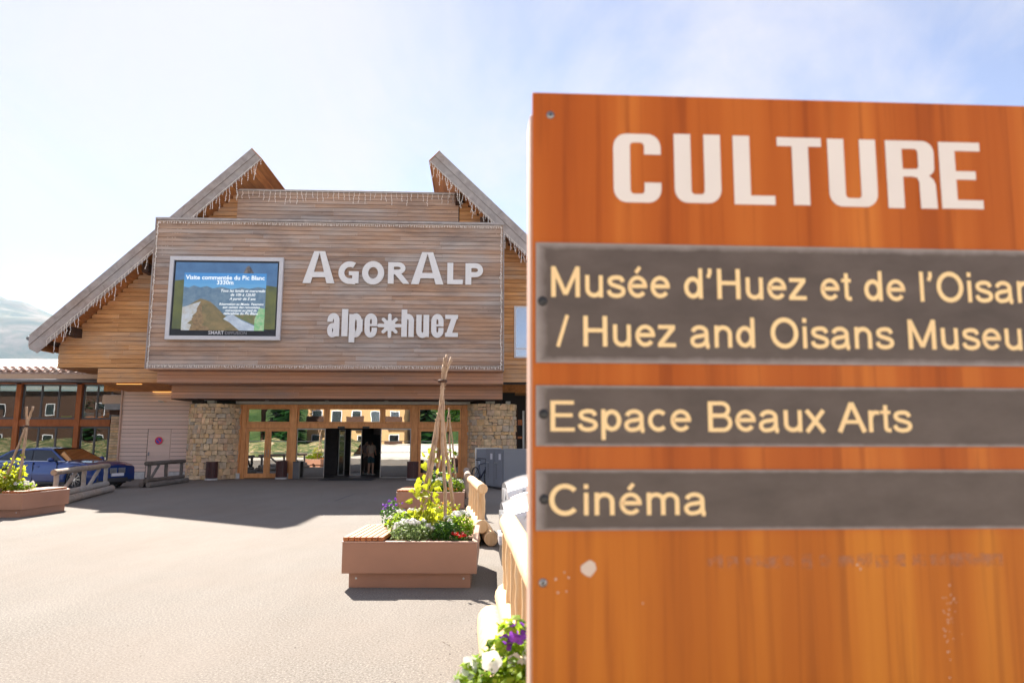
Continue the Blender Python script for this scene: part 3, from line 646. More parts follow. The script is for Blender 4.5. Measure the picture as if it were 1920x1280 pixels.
# ------------------------------------------------------------------ stroke lettering
def arc(cx, cy, rx, ry, a0, a1, n=14): return [(cx + rx * math.cos(R_(a0 + (a1 - a0) * i / n)), cy + ry * math.sin(R_(a0 + (a1 - a0) * i / n))) for i in range(n + 1)]
def smoothp(p, n=5):
    out = []; q = [p[0]] + list(p) + [p[-1]]
    for i in range(1, len(q) - 2):
        for k in range(n):
            t = k / n; a, b, c, d = q[i - 1], q[i], q[i + 1], q[i + 2]
            out.append(tuple(.5 * (2 * b[j] + (c[j] - a[j]) * t + (2 * a[j] - 5 * b[j] + 4 * c[j] - d[j]) * t * t + (3 * b[j] - a[j] - 3 * c[j] + d[j]) * t ** 3) for j in (0, 1)))
    return out + [p[-1]]
def ribbon(pts, w, closed=False):
    n = len(pts); Lh, Rh = [], []
    for i in range(n):
        p = Vector(pts[i]); a = Vector(pts[(i - 1) % n]) if (closed or i > 0) else None; b = Vector(pts[(i + 1) % n]) if (closed or i < n - 1) else None
        d1 = (p - a).normalized() if a is not None and (p - a).length > 1e-6 else None; d2 = (b - p).normalized() if b is not None and (b - p).length > 1e-6 else None
        if d1 is None: d1 = d2
        if d2 is None: d2 = d1
        t = d1 + d2
        t = d2 if t.length < 1e-4 else t.normalized()
        nrm = Vector((-t.y, t.x)); k = 1 / max(.5, nrm.dot(Vector((-d2.y, d2.x))))
        Lh.append(p + nrm * w / 2 * k); Rh.append(p - nrm * w / 2 * k)
    return Lh, Rh
def glyph(strokes, fx, y_front, depth, mb=None):
    """strokes: (points, width[, closed]) or ('poly', points); fx maps glyph units to (x, z)."""
    mb = mb or MB()
    for i, s in enumerate(strokes):
        yf = y_front - i * (.0006 if depth > .01 else .00012)
        if s[0] == 'band':
            A, B = [fx(*p) for p in s[1]], [fx(*p) for p in s[2]]; n = len(A)
            mb.add([(p[0], yf, p[1]) for p in A + B] + [(p[0], y_front + depth, p[1]) for p in A + B], [(k, k + 1, n + k + 1, n + k) for k in range(n - 1)] + [(k, k + 1, 2 * n + k + 1, 2 * n + k) for k in range(n - 1)] + [(n + k, n + k + 1, 3 * n + k + 1, 3 * n + k) for k in range(n - 1)]); continue
        if s[0] == 'poly':
            P = [fx(*p) for p in s[1]]; n = len(P); mb.add([(p[0], yf, p[1]) for p in P] + [(p[0], y_front + depth, p[1]) for p in P], [tuple(range(n))] + [(i_, (i_ + 1) % n, (i_ + 1) % n + n, i_ + n) for i_ in range(n)]); continue
        cl = len(s) > 2 and s[2]; Lh, Rh = ribbon(s[0], s[1], cl); n = len(Lh)
        a = [fx(*p) for p in Lh]; b = [fx(*p) for p in Rh]
        vs = [(p[0], yf, p[1]) for p in a] + [(p[0], yf, p[1]) for p in b] + [(p[0], y_front + depth, p[1]) for p in a] + [(p[0], y_front + depth, p[1]) for p in b]
        fs = []
        for k in range(n if cl else n - 1):
            q = (k + 1) % n; fs += [(k, n + k, n + q, q), (k, q, 2 * n + q, 2 * n + k), (n + k, 3 * n + k, 3 * n + q, n + q)]
        if not cl: fs += [(0, 2 * n, 3 * n, n), (n - 1, 2 * n - 1, 4 * n - 1, 3 * n - 1)]
        mb.add(vs, fs)
    return mb
# bold sans capitals, box 0..1 x 0..1 with aspect given
def cap(ch, w, t):
    """w: letter width with height 1, t: stroke"""
    h = t / 2
    return {
        'A': [('poly', [(0, 0), (t * 1.08, 0), (w / 2 + .0, 1 - t * .15), (w / 2 + .17 * w, 1), (w / 2 - .17 * w, 1)]), ('poly', [(w, 0), (w - t * 1.08, 0), (w / 2 + .0, 1 - t * .15), (w / 2 - .17 * w, 1), (w / 2 + .17 * w, 1)]), ([(w * .22, .27), (w * .78, .27)], t * .75)],
        'G': [(arc(w * .56, .5, w * .56 - h, .5 - h * .85, 58, 272, 20) + [(w - h, .10)], t * .9), ([(w - h, .02), (w - h, .55)], t), ([(w * .52, .47), (w - .01, .47)], t * .62)],
        'O': [(arc(w / 2, .5, w / 2 - h, .5 - h * .85, 0, 345, 24), t * .96, True)],
        'R': [([(h, 0), (h, 1)], t), ([(h, 1 - h * .8)] + arc(w * .45, .72, w * .24, .28 - h * .8, 90, -90, 12) + [(h, .44 + h * .8)], t * .8), ('poly', [(w * .30, .46), (w * .62, .46), (w, 0), (w * .70, 0)])],
        'L': [([(h, 0), (h, 1)], t), ([(0, h * .8), (w, h * .8)], t * .8)],
        'P': [([(h, 0), (h, 1)], t), ([(h, 1 - h * .8)] + arc(w * .55, .68, w * .45 - h, .32 - h * .8, 90, -90, 12) + [(h, .36 + h * .8)], t * .85)],
    }[ch]
tl = thing('building_name_letters', 'row of raised white letters reading AgorAlp in small capitals', 'lettering', fromB(0, BFY, 0), B_YAW)
for ch, x0, x1, yt, yb, t in (('A', 568, 630, 472.5, 531.5, .22), ('G', 634, 674, 491.5, 532.5, .28), ('O', 678.5, 721.5, 491.5, 533.5, .27), ('R', 727.5, 769, 493, 532.5, .26), ('A', 770.5, 832.5, 474.5, 533.5, .22), ('L', 838.5, 868, 494, 533.5, .27), ('P', 872.5, 906.5, 495, 534.5, .27)):
    a, b = Lp(x0, yb), Lp(x1, yt); H = b[1] - a[1]; Wd = (b[0] - a[0]) / H
    o = glyph(cap(ch, Wd, t), lambda u, v, a=a, H=H: (a[0] + u * H, a[1] + v * H), -.10, .06).build('letter', M['letter'], tl)
# heavy condensed lower case, x-height 1
def low(ch, w, t):
    h = t / 2
    return {
        'a': [([(w - h, 0), (w - h, .70)] + arc(w / 2, .72, w / 2 - h, .28 - h * .5, 0, 178, 14) + [(h * 1.0, .66)], t * .96), (arc(w * .46, .28, w * .46 - h * .92, .28 - h * .5, 0, 345, 20), t * .86, True)],
        'l': [([(h, 0), (h, 1.24)], t)],
        'p': [([(h, -.27), (h, 1)], t), (arc(w / 2, .5, w / 2 - h, .5 - h * .62, 0, 345, 24), t * .94, True), ([(w - h, .22), (w - h, .78)], t)],
        'e': [([(w - h, .47), (w - h, .68)] + arc(w / 2, .70, w / 2 - h, .30 - h * .6, 0, 180, 14) + arc(w / 2, .30, w / 2 - h, .30 - h * .6, 180, 360, 14) + [(w - h, .41)], t * .92), ([(w * .3, .52), (w - h, .52)], .1)],
        'h': [([(h, 0), (h, 1.24)], t), ([(h * 1.2, .6)] + arc(w / 2, .72, w / 2 - h, .28 - h * .6, 180, 0, 12) + [(w - h, 0)], t * .94)],
        'u': [([(w - h, 0), (w - h, 1)], t), ([(h, 1)] + arc(w / 2, .28, w / 2 - h, .28 - h * .6, 180, 360, 12) + [(w - h, .5)], t * .94)],
        'z': [([(0, 1 - h * .75), (w, 1 - h * .75)], t * .75), ([(0, h * .75), (w, h * .75)], t * .75), ('poly', [(0, 0), (w * .44, 0), (w, 1), (w * .56, 1)])],
    }[ch]
t2 = thing('resort_logo_letters', 'raised white lower case letters reading alpe huez with a star between', 'lettering', fromB(0, BFY, 0), B_YAW)
for ch, x0, x1, yt, yb in (('a', 613.5, 638, 590, 631), ('l', 640.5, 653.5, 590, 631), ('p', 654.5, 681, 590, 631), ('e', 683, 708.5, 590, 631.5), ('h', 752.5, 777, 591, 632), ('u', 780, 805, 591, 632), ('e', 808, 832.5, 591, 632), ('z', 834.5, 859, 591, 632)):
    a, b = Lp(x0, yb), Lp(x1, yt); H = b[1] - a[1]; Wd = (b[0] - a[0]) / H
    glyph(low(ch, Wd, .25 if ch != 'l' else Wd), lambda u, v, a=a, H=H: (a[0] + u * H, a[1] + v * H), -.10, .06).build('letter', M['letter'], t2)
a = Lp(731, 611); st = []
for k in range(4):
    an = math.pi * k / 4; r = .43 if k % 2 == 0 else .36
    c_, s_ = math.cos(an), math.sin(an)
    st.append(([(-c_ * r, -s_ * r), (c_ * r, s_ * r)], .14))
for k in range(8):
    an = math.pi * k / 4; r = .43 if k % 2 == 0 else .36
    st.append(('poly', arc(math.cos(an) * r, math.sin(an) * r, .07, .07, 0, 345, 16)))
st.append(('poly', arc(0, 0, .24, .24, 0, 345, 20)))
glyph(st, lambda u, v: (a[0] + u, a[1] + v), -.10, .06).build('star', M['letter'], t2)

# ------------------------------------------------------------------ string lights
def lights(name, label, segs, drop, step, y, rows=1, group=None):
    t = thing(name, label, 'string lights', fromB(0, 0, 0), B_YAW, group)
    w, b = MB(), MB()
    rg = random.Random(len(label))
    for (xa, za), (xb, zb) in segs:
        n = max(2, int(math.hypot(xb - xa, zb - za) / step)); pts = []
        for i in range(n + 1):
            f = i / n; x, z = xa + (xb - xa) * f, za + (zb - za) * f
            pts.append((x, y, z + rg.uniform(-.012, .012)))
            d = drop(rg)
            q = [(x, y - .01, z)]; zz = z; xx = x
            while zz > z - d:
                zz -= rg.uniform(.06, .10); xx += rg.uniform(-.03, .03); q.append((xx, y - .01 + rg.uniform(-.02, .02), zz))
                r = rg.uniform(.016, .028)
                b.add([(xx + r, y - .012, zz), (xx - r, y - .012, zz), (xx, y - .012 + r, zz), (xx, y - .012 - r, zz), (xx, y - .012, zz + r * 1.5), (xx, y - .012, zz - r * 1.5)],
                      [(0, 2, 4), (2, 1, 4), (1, 3, 4), (3, 0, 4), (2, 0, 5), (1, 2, 5), (3, 1, 5), (0, 3, 5)])
            w.tube(q, .007, 3, False)
        w.tube(pts, .009, 4, False)
    w.build('cable', M['bulb'], t)
    b.build('bulbs', M['bulb'], t, kind='stuff')
def rakept(E, s, d, q):
    a = math.atan(sl); nx, nz = -math.sin(a) * s, math.cos(a)
    return (E[0] + math.cos(a) * s * d - nx * q, E[1] + math.sin(a) * d - nz * q)
LR = math.hypot(RP[0] - RE[0], RP[1] - RE[1])
lights('icicle_string_lights', 'icicle string lights hanging along the long left roof edge', [(rakept(RE, 1, .4, .60), rakept(RE, 1, LR, .60))], lambda r: r.choice([.12, .25, .4, .55, .7]) * r.uniform(.7, 1.1), .17, BF + .05)
lights('icicle_string_lights', 'icicle string lights hanging along the right roof edge', [(rakept(QE, -1, .4, .60), rakept(QE, -1, LR, .60))], lambda r: r.choice([.12, .25, .4, .55, .65]) * r.uniform(.7, 1.1), .15, BF + .05)
lights('parapet_string_lights', 'fine string lights hanging from the coping of the upper parapet', [((-4.5, PZ - .03), (4.95, PZ - .03))], lambda r: r.choice([.2, .3, .4, .5]), .22, GY - .11)
e = .10
lights('border_string_lights', 'bushy white string lights framing the big weathered canopy panel', [((BXL + e, BZ1 - .17), (BXR - e, BZ1 - .17)), ((BXL + e, BZ0 + .15), (BXR - e, BZ0 + .15)),], lambda r: r.uniform(.01, .06), .09, BF - .05)
lights('border_string_lights', 'white string light running down the left edge of the canopy panel', [((BXL + .08, BZ0 + .1), (BXL + .08, BZ1 - .2))], lambda r: r.uniform(.02, .08), .07, BF - .05)
lights('border_string_lights', 'white string light running down the right edge of the canopy panel', [((BXR - .08, BZ0 + .1), (BXR - .08, BZ1 - .2))], lambda r: r.uniform(.02, .08), .07, BF - .05)

# ================================================================== GLAZED WING
WY = 1.2
wing = thing('glazed_wing', 'low glazed wing with red timber posts left of the main building', 'building', B0, B_YAW)
def W2(px, py, y=WY): return L(px, py, y)
zt = W2(100, 720)[1]; zb1, zb0 = W2(100, 786)[1], W2(100, 799)[1]
px_posts = [-85, 33, 147]
for p in px_posts:
    x = W2(p, 790)[0]; MB().box(x - .11, x + .11, WY - .15, WY + .15, 0, zt).build('post', M['wing_wood'], wing, bevel=.008)
xL = -21.0; xR = W2(207, 800)[0]
MB().box(xL, xR, WY - .10, WY - .0, zb0, zb1).build('beam', M['wing_wood'], wing)
MB().box(xL, xR, WY - .13, WY + .1, zt, zt + .25).build('beam', M['wing_wood'], wing)
edges = [xL] + [W2(p, 790)[0] for p in px_posts] + [xR + .1]
for i in range(len(edges) - 1):
    a, b = edges[i] + .12, edges[i + 1] - .12
    for z0, z1 in ((.12, zb0 - .01), (zb1 + .01, zt - .01)):
        f = MB().box(a, b, WY + .0, WY + .06, z0, z0 + .07).box(a, b, WY, WY + .06, z1 - .07, z1).box(a, a + .07, WY, WY + .06, z0 + .07, z1 - .07).box(b - .07, b, WY, WY + .06, z0 + .07, z1 - .07)
        nm = 3 if (b - a) > 2 else 2
        o = f.build('window', M['anthracite'], wing)
        for k in range(nm):
            xa, xb = a + .07 + (b - a - .14) * k / nm, a + .07 + (b - a - .14) * (k + 1) / nm
            MB().box(xa + .02, xb - .02, WY + .02, WY + .035, z0 + .07, z1 - .07).build('pane', M['glass'], o)
            if k: MB().box(xa - .035, xa + .035, WY - .01, WY + .05, z0 + .07, z1 - .07).build('mullion', M['anthracite'], o)
for p in px_posts: # brackets under the eave
    x = W2(p, 790)[0]; recalc(MB().prism([(WY - .15, zt - .02), (WY - .9, zt + .2), (WY - .9, zt + .26), (WY - .15, zt + .26)], x - .1, x + .1, 'x').build('bracket', M['dark_wood'], wing))
EY = WY - 1.2
g0 = L(100, 718, EY)[1]; g1 = L(100, 710, EY)[1]; g2 = L(100, 697, EY)[1]
MB().tube([(xL, EY - .06, (g0 + g1) / 2), (-9.7, EY - .06, (g0 + g1) / 2)], .09, 10).build('gutter', M['gutter'], wing, smooth=True)
MB().box(xL, -9.75, EY, EY + .08, g1 - .05, g2).build('fascia', M['tan'], wing)
MB().box(xL, -9.75, EY + .08, WY, zt + .25, zt + .3).build('eave_soffit', M['wing_wood'], wing)
m = Mat('sunlit_pale_roof_tiles', .7); v = m.coords((1, 1, 1)); m.base(ramp(m.nt, [(.4, (.42, .25, .19)), (.6, (.62, .50, .44))], m.noise(v, 5, 5)).outputs[0])
recalc(MB().prism([(EY, g2 + .0), (6.5, g2 + 1.3), (6.5, g2 + 1.2), (EY, g2 - .1)], xL, -11.42, 'x').build('roof', m.m, wing))
for r in range(2):
    for k in range(26):
        x = -11.6 - k * .34; y = EY + .1 + r * .9; z = g2 + .02 + (y - EY) * .2
        recalc(MB().prism([(x - .15, z), (x + .15, z), (x + .1, z + .09), (x, z + .13), (x - .1, z + .09)], y - .15, y + .75).build('tile', m.m, wing))
# stone end wall with its own little eave
ex0, ex1 = W2(207, 800)[0] + .02, -9.93
MB().box(ex0, ex1, WY - .02, WY + .3, 0, W2(210, 770)[1]).build('stone_wall', plain('grey_rubble_wall', (.24, .225, .21), .9, var=.35, scale=5, bump=.6), wing)
for r in range(22):
    z = .02 + r * .125
    for q in range(2):
        xa = ex0 + .01 + q * (ex1 - ex0) / 2 * (1 + rng.uniform(-.2, .2)); xb = ex0 + (ex1 - ex0) * (q + 1) / 2 - .02
        MB().box(xa, max(xb, xa + .1), WY - .05 - rng.uniform(0, .02), WY - .02, z, z + .11).build('stone', M['stone'], wing)
a, b = L(193, 741, .3), L(231, 757, .3)
MB().box(a[0], -9.93, .28, .36, b[1], a[1]).build('fascia', M['tan'], wing)
a2 = L(198, 768, .3); MB().box(a2[0], -9.93, .2, .3, a2[1], b[1]).build('gutter', M['gutter'], wing)
MB().box(a[0], -9.93, .36, WY + .3, a[1], a[1] + .04).build('roof', m.m, wing)
MB().box(a[0] + .3, a[0] + .7, .4, WY, a2[1] - .2, a2[1]).build('bracket', M['dark_wood'], wing)
# interior of the wing
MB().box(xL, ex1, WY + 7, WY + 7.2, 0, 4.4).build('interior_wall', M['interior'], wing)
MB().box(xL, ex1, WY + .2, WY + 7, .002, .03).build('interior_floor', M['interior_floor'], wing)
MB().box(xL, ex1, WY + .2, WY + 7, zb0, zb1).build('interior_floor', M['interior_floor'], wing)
for p0, p1, y0, y1, mt in ((115, 135, 779, 785, 'green_sign'), (152, 177, 773, 785, 'blue_board'), (180, 190, 773, 785, 'blue_board'), (191, 206, 774, 785, 'orange_board')):
    a, b = L(p0, y1, WY + .12), L(p1, y0, WY + .12); MB().box(a[0], b[0], WY + .09, WY + .12, a[1] + .02, b[1]).build('board', M[mt], wing)

# ================================================================== ENTRANCE FURNITURE, INTERIOR
def bin_(px, py, label, h=.75, r=.24):
    p = G(px, py); p = Vector((p.x, p.y, 0)); b = thing('waste_bin', label, 'bin', p, B_YAW, 'slatted waste bins in front of the entrance')
    MB().lathe([(0, 0), (r + .02, 0), (r + .02, .07), (0, .07)], 20).build('base', M['concrete'], b)
    MB().lathe([(0, .07), (r - .02, .07), (r - .02, h), (0, h)], 20).build('body', M['black'], b)
    for k in range(20):
        a = 2 * math.pi * k / 20; c, s = math.cos(a), math.sin(a); w = .028
        o = MB().add([(r * c - w * s, r * s + w * c, .09), (r * c + w * s, r * s - w * c, .09), (r * c + w * s, r * s - w * c, h + .01), (r * c - w * s, r * s + w * c, h + .01), ((r - .018) * c - w * s, (r - .018) * s + w * c, .09), ((r - .018) * c + w * s, (r - .018) * s - w * c, .09), ((r - .018) * c + w * s, (r - .018) * s - w * c, h + .01), ((r - .018) * c - w * s, (r - .018) * s + w * c, h + .01)],
            [(0, 1, 2, 3), (4, 7, 6, 5), (0, 4, 5, 1), (1, 5, 6, 2), (2, 6, 7, 3), (3, 7, 4, 0)]).build('slat', M['bin'], b)
    MB().lathe([(r - .06, h - .01), (r + .01, h - .01), (r + .01, h + .025), (r - .06, h + .025)], 20).build('rim', M['bin'], b)
bin_(396, 899.5, 'dark brown slatted bin in front of the left stone pillar')
bin_(527, 897.5, 'dark brown slatted bin in front of the left pair of wooden doors')
bin_(773.5, 899.5, 'dark brown slatted bin at the post right of the sliding doors')
bx_ = thing('post_box', 'small dark box standing against the left edge of the sliding door glass', 'box', fromB(-2.08, -.35, 0), B_YAW)
MB().box(-.13, .13, -.15, .1, .01, .72).build('body', M['anthracite'], bx_, bevel=.01); MB().box(-.14, .14, -.16, .11, .72, .75).build('lid', M['black'], bx_)
mat_ = MB().box(-.8, 1.4, -1.9, -.3, .004, .018).build('door_mat', plain('black_mat', (.03, .03, .03), .95, var=.3), None); mat_.location = B0; mat_.rotation_euler = (0, 0, B_YAW)
tag(mat_, 'dark entrance mat lying before the open sliding doors', 'mat')

def skinned(name, pts, edges, radii, mat, parent, sub=2, root=0):
    me = D.meshes.new(name); me.from_pydata(pts, edges, []); o = link(D.objects.new(name, me)); o.parent = parent
    sk = o.modifiers.new('skin', 'SKIN'); sv = me.skin_vertices[0].data
    for i, r in enumerate(radii): sv[i].radius = r if isinstance(r, tuple) else (r, r); sv[i].use_root = (i == root)
    sb = o.modifiers.new('sub', 'SUBSURF'); sb.levels = sub; sb.render_levels = sub; me.materials.append(mat)
    for p in me.polygons: p.use_smooth = True
    sk.use_smooth_shade = True
    return o
skin_m = plain('skin', (.62, .36, .25), .55, var=.05)
def person(loc, rz, label, shirt, trousers, hair, arm='bent', short=True):
    t = thing('person', label, 'person', loc, rz)
    # body, about 1.72 m, facing -y
    P = [(0, 0, .95), (0, .01, 1.12), (0, .02, 1.32), (0, .01, 1.44), (0, 0, 1.52), (0, -.01, 1.62),
         (.09, 0, .90), (.10, -.01, .50), (.11, .02, .09), (.12, -.12, .04),
         (-.09, 0, .90), (-.12, .03, .50), (-.13, .06, .09), (-.15, -.08, .04),
         (.17, .01, 1.40), (.22, .03, 1.13), (.20, -.14, .98), (.17, -.22, 1.02),
         (-.17, .01, 1.40), (-.23, .03, 1.13), (-.20, -.12, .96), (-.16, -.20, 1.0)]
    E = [(0, 1), (1, 2), (2, 3), (3, 4), (4, 5), (0, 6), (6, 7), (7, 8), (8, 9), (0, 10), (10, 11), (11, 12), (12, 13), (3, 14), (14, 15), (15, 16), (16, 17), (3, 18), (18, 19), (19, 20), (20, 21)]
    Rr = [(.14, .11), (.125, .10), (.15, .11), (.11, .08), .052, .09, .095, .06, .042, .04, .095, .06, .042, .04, .055, .042, .03, .03, .055, .042, .03, .03]
    skinned('body', P, E, Rr, skin_m, t)
    skinned('shirt', [(0, 0, .98), (0, .01, 1.14), (0, .02, 1.32), (0, .01, 1.43), (.18, .01, 1.39), (.215, .02, 1.22), (-.18, .01, 1.39), (-.22, .02, 1.22)], [(0, 1), (1, 2), (2, 3), (3, 4), (4, 5), (3, 6), (6, 7)], [(.16, .13), (.14, .115), (.165, .125), (.11, .09), .066, .055, .066, .055], shirt, t)
    zk = .55 if short else .12
    skinned('trousers', [(0, 0, .99), (0, 0, .90), (.095, 0, .86), (.10, 0, zk), (-.095, 0, .86), (-.12, .02, zk)], [(0, 1), (1, 2), (2, 3), (1, 4), (4, 5)], [(.155, .125), (.15, .13), .11, .085 if short else .06, .11, .085 if short else .06], trousers, t)
    skinned('hair', [(0, .02, 1.66), (0, .06, 1.60), (0, .09, 1.48), (0, .08, 1.38)], [(0, 1), (1, 2), (2, 3)], [.098, .09, .04, .025], hair, t, root=0)
    for s in (1, -1): MB().box(s * .125 - .045, s * .125 + .045, -.2, .09, 0, .075).build('shoe', M['concrete'], t, bevel=.02)
    MB().box(-.012, .012, -.115, -.085, 1.595, 1.63).build('nose', skin_m, t)
    return t
beige = plain('beige_cloth', (.62, .48, .38), .8); tealc = plain('dark_teal_cloth', (.04, .09, .10), .8); dk = plain('dark_brown_hair', (.04, .022, .015), .6)
person(fromB(.66, 3.0), B_YAW + R_(160), 'person in a beige top and dark shorts standing in the open doorway', beige, tealc, dk)
person(fromB(.30, 3.8), B_YAW + R_(40), 'person in dim light wearing pale shirt and brown trousers inside the foyer', plain('dull_pink_cloth', (.36, .24, .22), .8), plain('brown_cloth', (.14, .09, .07), .8), dk, short=False)
def stool(x, y, label):
    t = thing('bar_stool', label, 'stool', fromB(x, y), B_YAW, 'bar stools in the foyer')
    MB().lathe([(0, .72), (.17, .72), (.18, .75), (.17, .78), (0, .78)], 16).build('seat', M['frame_wood'], t, smooth=False)
    for a in range(4):
        an = math.pi / 4 + a * math.pi / 2; MB().tube([(.11 * math.cos(an), .11 * math.sin(an), .73), (.19 * math.cos(an), .19 * math.sin(an), .02)], .014, 6).build('leg', M['black'], t)
    MB().box(-.16, .16, -.17, -.14, .3, .33).build('footrest', M['black'], t)
stool(1.25, 3.6, 'wooden bar stool nearest the standing visitors'); stool(1.75, 3.9, 'wooden bar stool in the middle of the foyer row'); stool(2.2, 4.1, 'wooden bar stool at the right end of the foyer row')
ct = thing('foyer_counter', 'long dark counter with a pale wooden top inside the foyer', 'counter', fromB(2.0, 6.0), B_YAW)
MB().box(-1.2, 2, -.3, .3, .02, 1.0).build('front', M['dark_wood'], ct); MB().box(-1.3, 2.1, -.4, .4, 1.0, 1.05).build('top', M['frame_wood'], ct)

# ================================================================== PLANTERS
def leaves(mb, c, rad, n, size, rg, up=.3, mi=0, low=-1):
    for _ in range(n):
        while True:
            p = Vector((rg.uniform(-1, 1), rg.uniform(-1, 1), rg.uniform(low, 1)))
            if p.length < 1 and (p.length > .45 or rg.random() < .35): break
        q = Vector((c[0] + p.x * rad[0], c[1] + p.y * rad[1], c[2] + p.z * rad[2]))
        d = Vector((rg.gauss(0, 1), rg.gauss(0, 1), rg.gauss(0, .6) - .1)).normalized(); nrm = Vector((rg.gauss(0, .7), rg.gauss(0, .7), 1)).normalized()
        sd = d.cross(nrm).normalized(); nrm = sd.cross(d); l = size * rg.uniform(.6, 1.3); w = l * rg.uniform(.28, .42)
        mb.add([q, q + d * l * .5 + sd * w - nrm * w * .25, q + d * l - nrm * l * .15, q + d * l * .5 - sd * w - nrm * w * .25, q + d * l * .5 + nrm * w * .1], [(0, 1, 4), (1, 2, 4), (2, 3, 4), (3, 0, 4)], mi)
    return mb
def flower_mesh(name, mat, r, petals=5, eye=None):
    mb = MB()
    for k in range(petals):
        a = 2 * math.pi * k / petals; a1, a2 = a - .5, a + .5
        mb.add([(0, 0, 0), (r * .6 * math.cos(a1), r * .6 * math.sin(a1), r * .18), (r * math.cos(a), r * math.sin(a), r * .12), (r * .6 * math.cos(a2), r * .6 * math.sin(a2), r * .18)], [(0, 1, 2, 3)])
    mb.lathe([(0, r * .12), (r * .13, r * .06), (0, 0)], 6, mi=1)
    o = mb.build(name, [mat, eye or M['petal_orange']]); me = o.data; D.objects.remove(o); return me
FL = {}
def cluster_mesh(name, mat, r, n, seed):
    rg = random.Random(seed); mb = MB()
    for _ in range(n):
        v = Vector((rg.gauss(0, 1), rg.gauss(0, 1), abs(rg.gauss(0, 1)) * .8)).normalized() * r * rg.uniform(.5, 1); s = r * .45
        a = v.orthogonal().normalized(); b = v.normalized().cross(a)
        mb.add([v + a * s, v + b * s, v - a * s, v - b * s, v + v.normalized() * s * .3], [(0, 1, 4), (1, 2, 4), (2, 3, 4), (3, 0, 4)])
    o = mb.build(name, mat); me = o.data; D.objects.remove(o); return me
FL['white'] = cluster_mesh('white_flower_head', M['petal_white'], .035, 16, 1)
FL['red'] = cluster_mesh('red_flower_head', M['petal_red'], .032, 14, 2)
FL['orange'] = cluster_mesh('orange_flower_head', M['petal_orange'], .022, 12, 3)
FL['violet'] = cluster_mesh('violet_flower_head', M['petal_violet'], .022, 12, 4)
def plant(label, loc, rad, n, size, mat, seed, flowers=None, nf=0, cat='plant', name='leafy_plant', stems=True):
    """a bushy plant: stems, foliage and flower heads; loc is where it stands in the soil"""
    rg = random.Random(seed); t = thing(name, label, cat, loc)
    if stems:
        s = MB()
        for k in range(7):
            a = rg.uniform(0, 6.28); q = rg.uniform(.2, .75)
            s.tube([(0, 0, 0), (rad[0] * q * .5 * math.cos(a), rad[1] * q * .5 * math.sin(a), rad[2] * .9), (rad[0] * q * math.cos(a), rad[1] * q * math.sin(a), rad[2] * 1.6)], .004, 4, False)
        s.build('stem', M['leaf_green'], t)
    leaves(MB(), (0, 0, rad[2]), rad, n, size, rg).build('foliage', mat, t)
    for k in range(nf):
        a = rg.uniform(0, 6.28); q = math.sqrt(rg.random()) * .95
        z = rad[2] * (1 + math.sqrt(max(0, 1 - q * q)) * rg.uniform(.7, 1.1))
        f = link(D.objects.new('flower', FL[flowers])); f.parent = t; f.location = (rad[0] * q * math.cos(a), rad[1] * q * math.sin(a), z); f.rotation_euler = (rg.uniform(-.6, .6), rg.uniform(-.6, .6), rg.uniform(0, 6)); s_ = rg.uniform(.7, 1.3); f.scale = (s_,) * 3
    return t
OUT = [(-.75, 0), (.75, 0), (.68, 1.55), (.42, 1.95), (-.42, 1.95), (-.78, 1.55)]   # plan of a planter, front edge first
def inset(poly, d):
    n = len(poly); out = []
    for i in range(n):
        p, a, b = Vector(poly[i]), Vector(poly[i - 1]), Vector(poly[(i + 1) % n]); d1 = (p - a).normalized(); d2 = (b - p).normalized()
        n1, n2 = Vector((-d1.y, d1.x)), Vector((-d2.y, d2.x)); m_ = (n1 + n2).normalized(); out.append(tuple(p + m_ * d / m_.dot(n1)))
    return out
def planter(loc, rz, label, mirror=False, slat_len=1.18):
    t = thing('planter', label, 'planter', loc, rz, 'brown steel planters on the forecourt')
    P = [(-x, y) for x, y in OUT][::-1] if mirror else OUT
    s = -1 if mirror else 1
    MB().prism(inset(P, .07), .0, .155, 'z').build('plinth', M['planter'], t)
    def ring(z0, z1, a, b):
        A, B = inset(P, a) if a else P, inset(P, b); n = len(A); mb = MB(); vs = [(p[0], p[1], z) for z in (z0, z1) for p in A] + [(p[0], p[1], z) for z in (z0, z1) for p in B]; fs = []
        for i in range(n):
            j = (i + 1) % n; fs += [(i, j, n + j, n + i), (2 * n + j, 2 * n + i, 3 * n + i, 3 * n + j), (n + i, n + j, 3 * n + j, 3 * n + i), (j, i, 2 * n + i, 2 * n + j)]
        return mb.add(vs, fs)
    ring(.16, .49, 0, .045).build('body', M['planter'], t, bevel=.006)
    ring(.4905, .507, -.004, .055).build('rim', M['planter_rim'], t, bevel=.004)
    for x in (-.6, .6):
        MB().lathe([(0, .062), (.012, .062), (.012, .07)], 8, (x, 0, .10), 'y').build('rivet', M['silver'], t)
    MB().prism(inset(P, .05), .3, .452, 'z').build('soil', M['soil'], t)
    for k in range(7):
        x0 = s * (-.742 + k * .0655); x1 = s * (-.742 + k * .0655 + .0565)
        MB().box(min(x0, x1), max(x0, x1), -.006, slat_len, .509, .554).build('slat', M['slat'], t, bevel=.004)
    return t
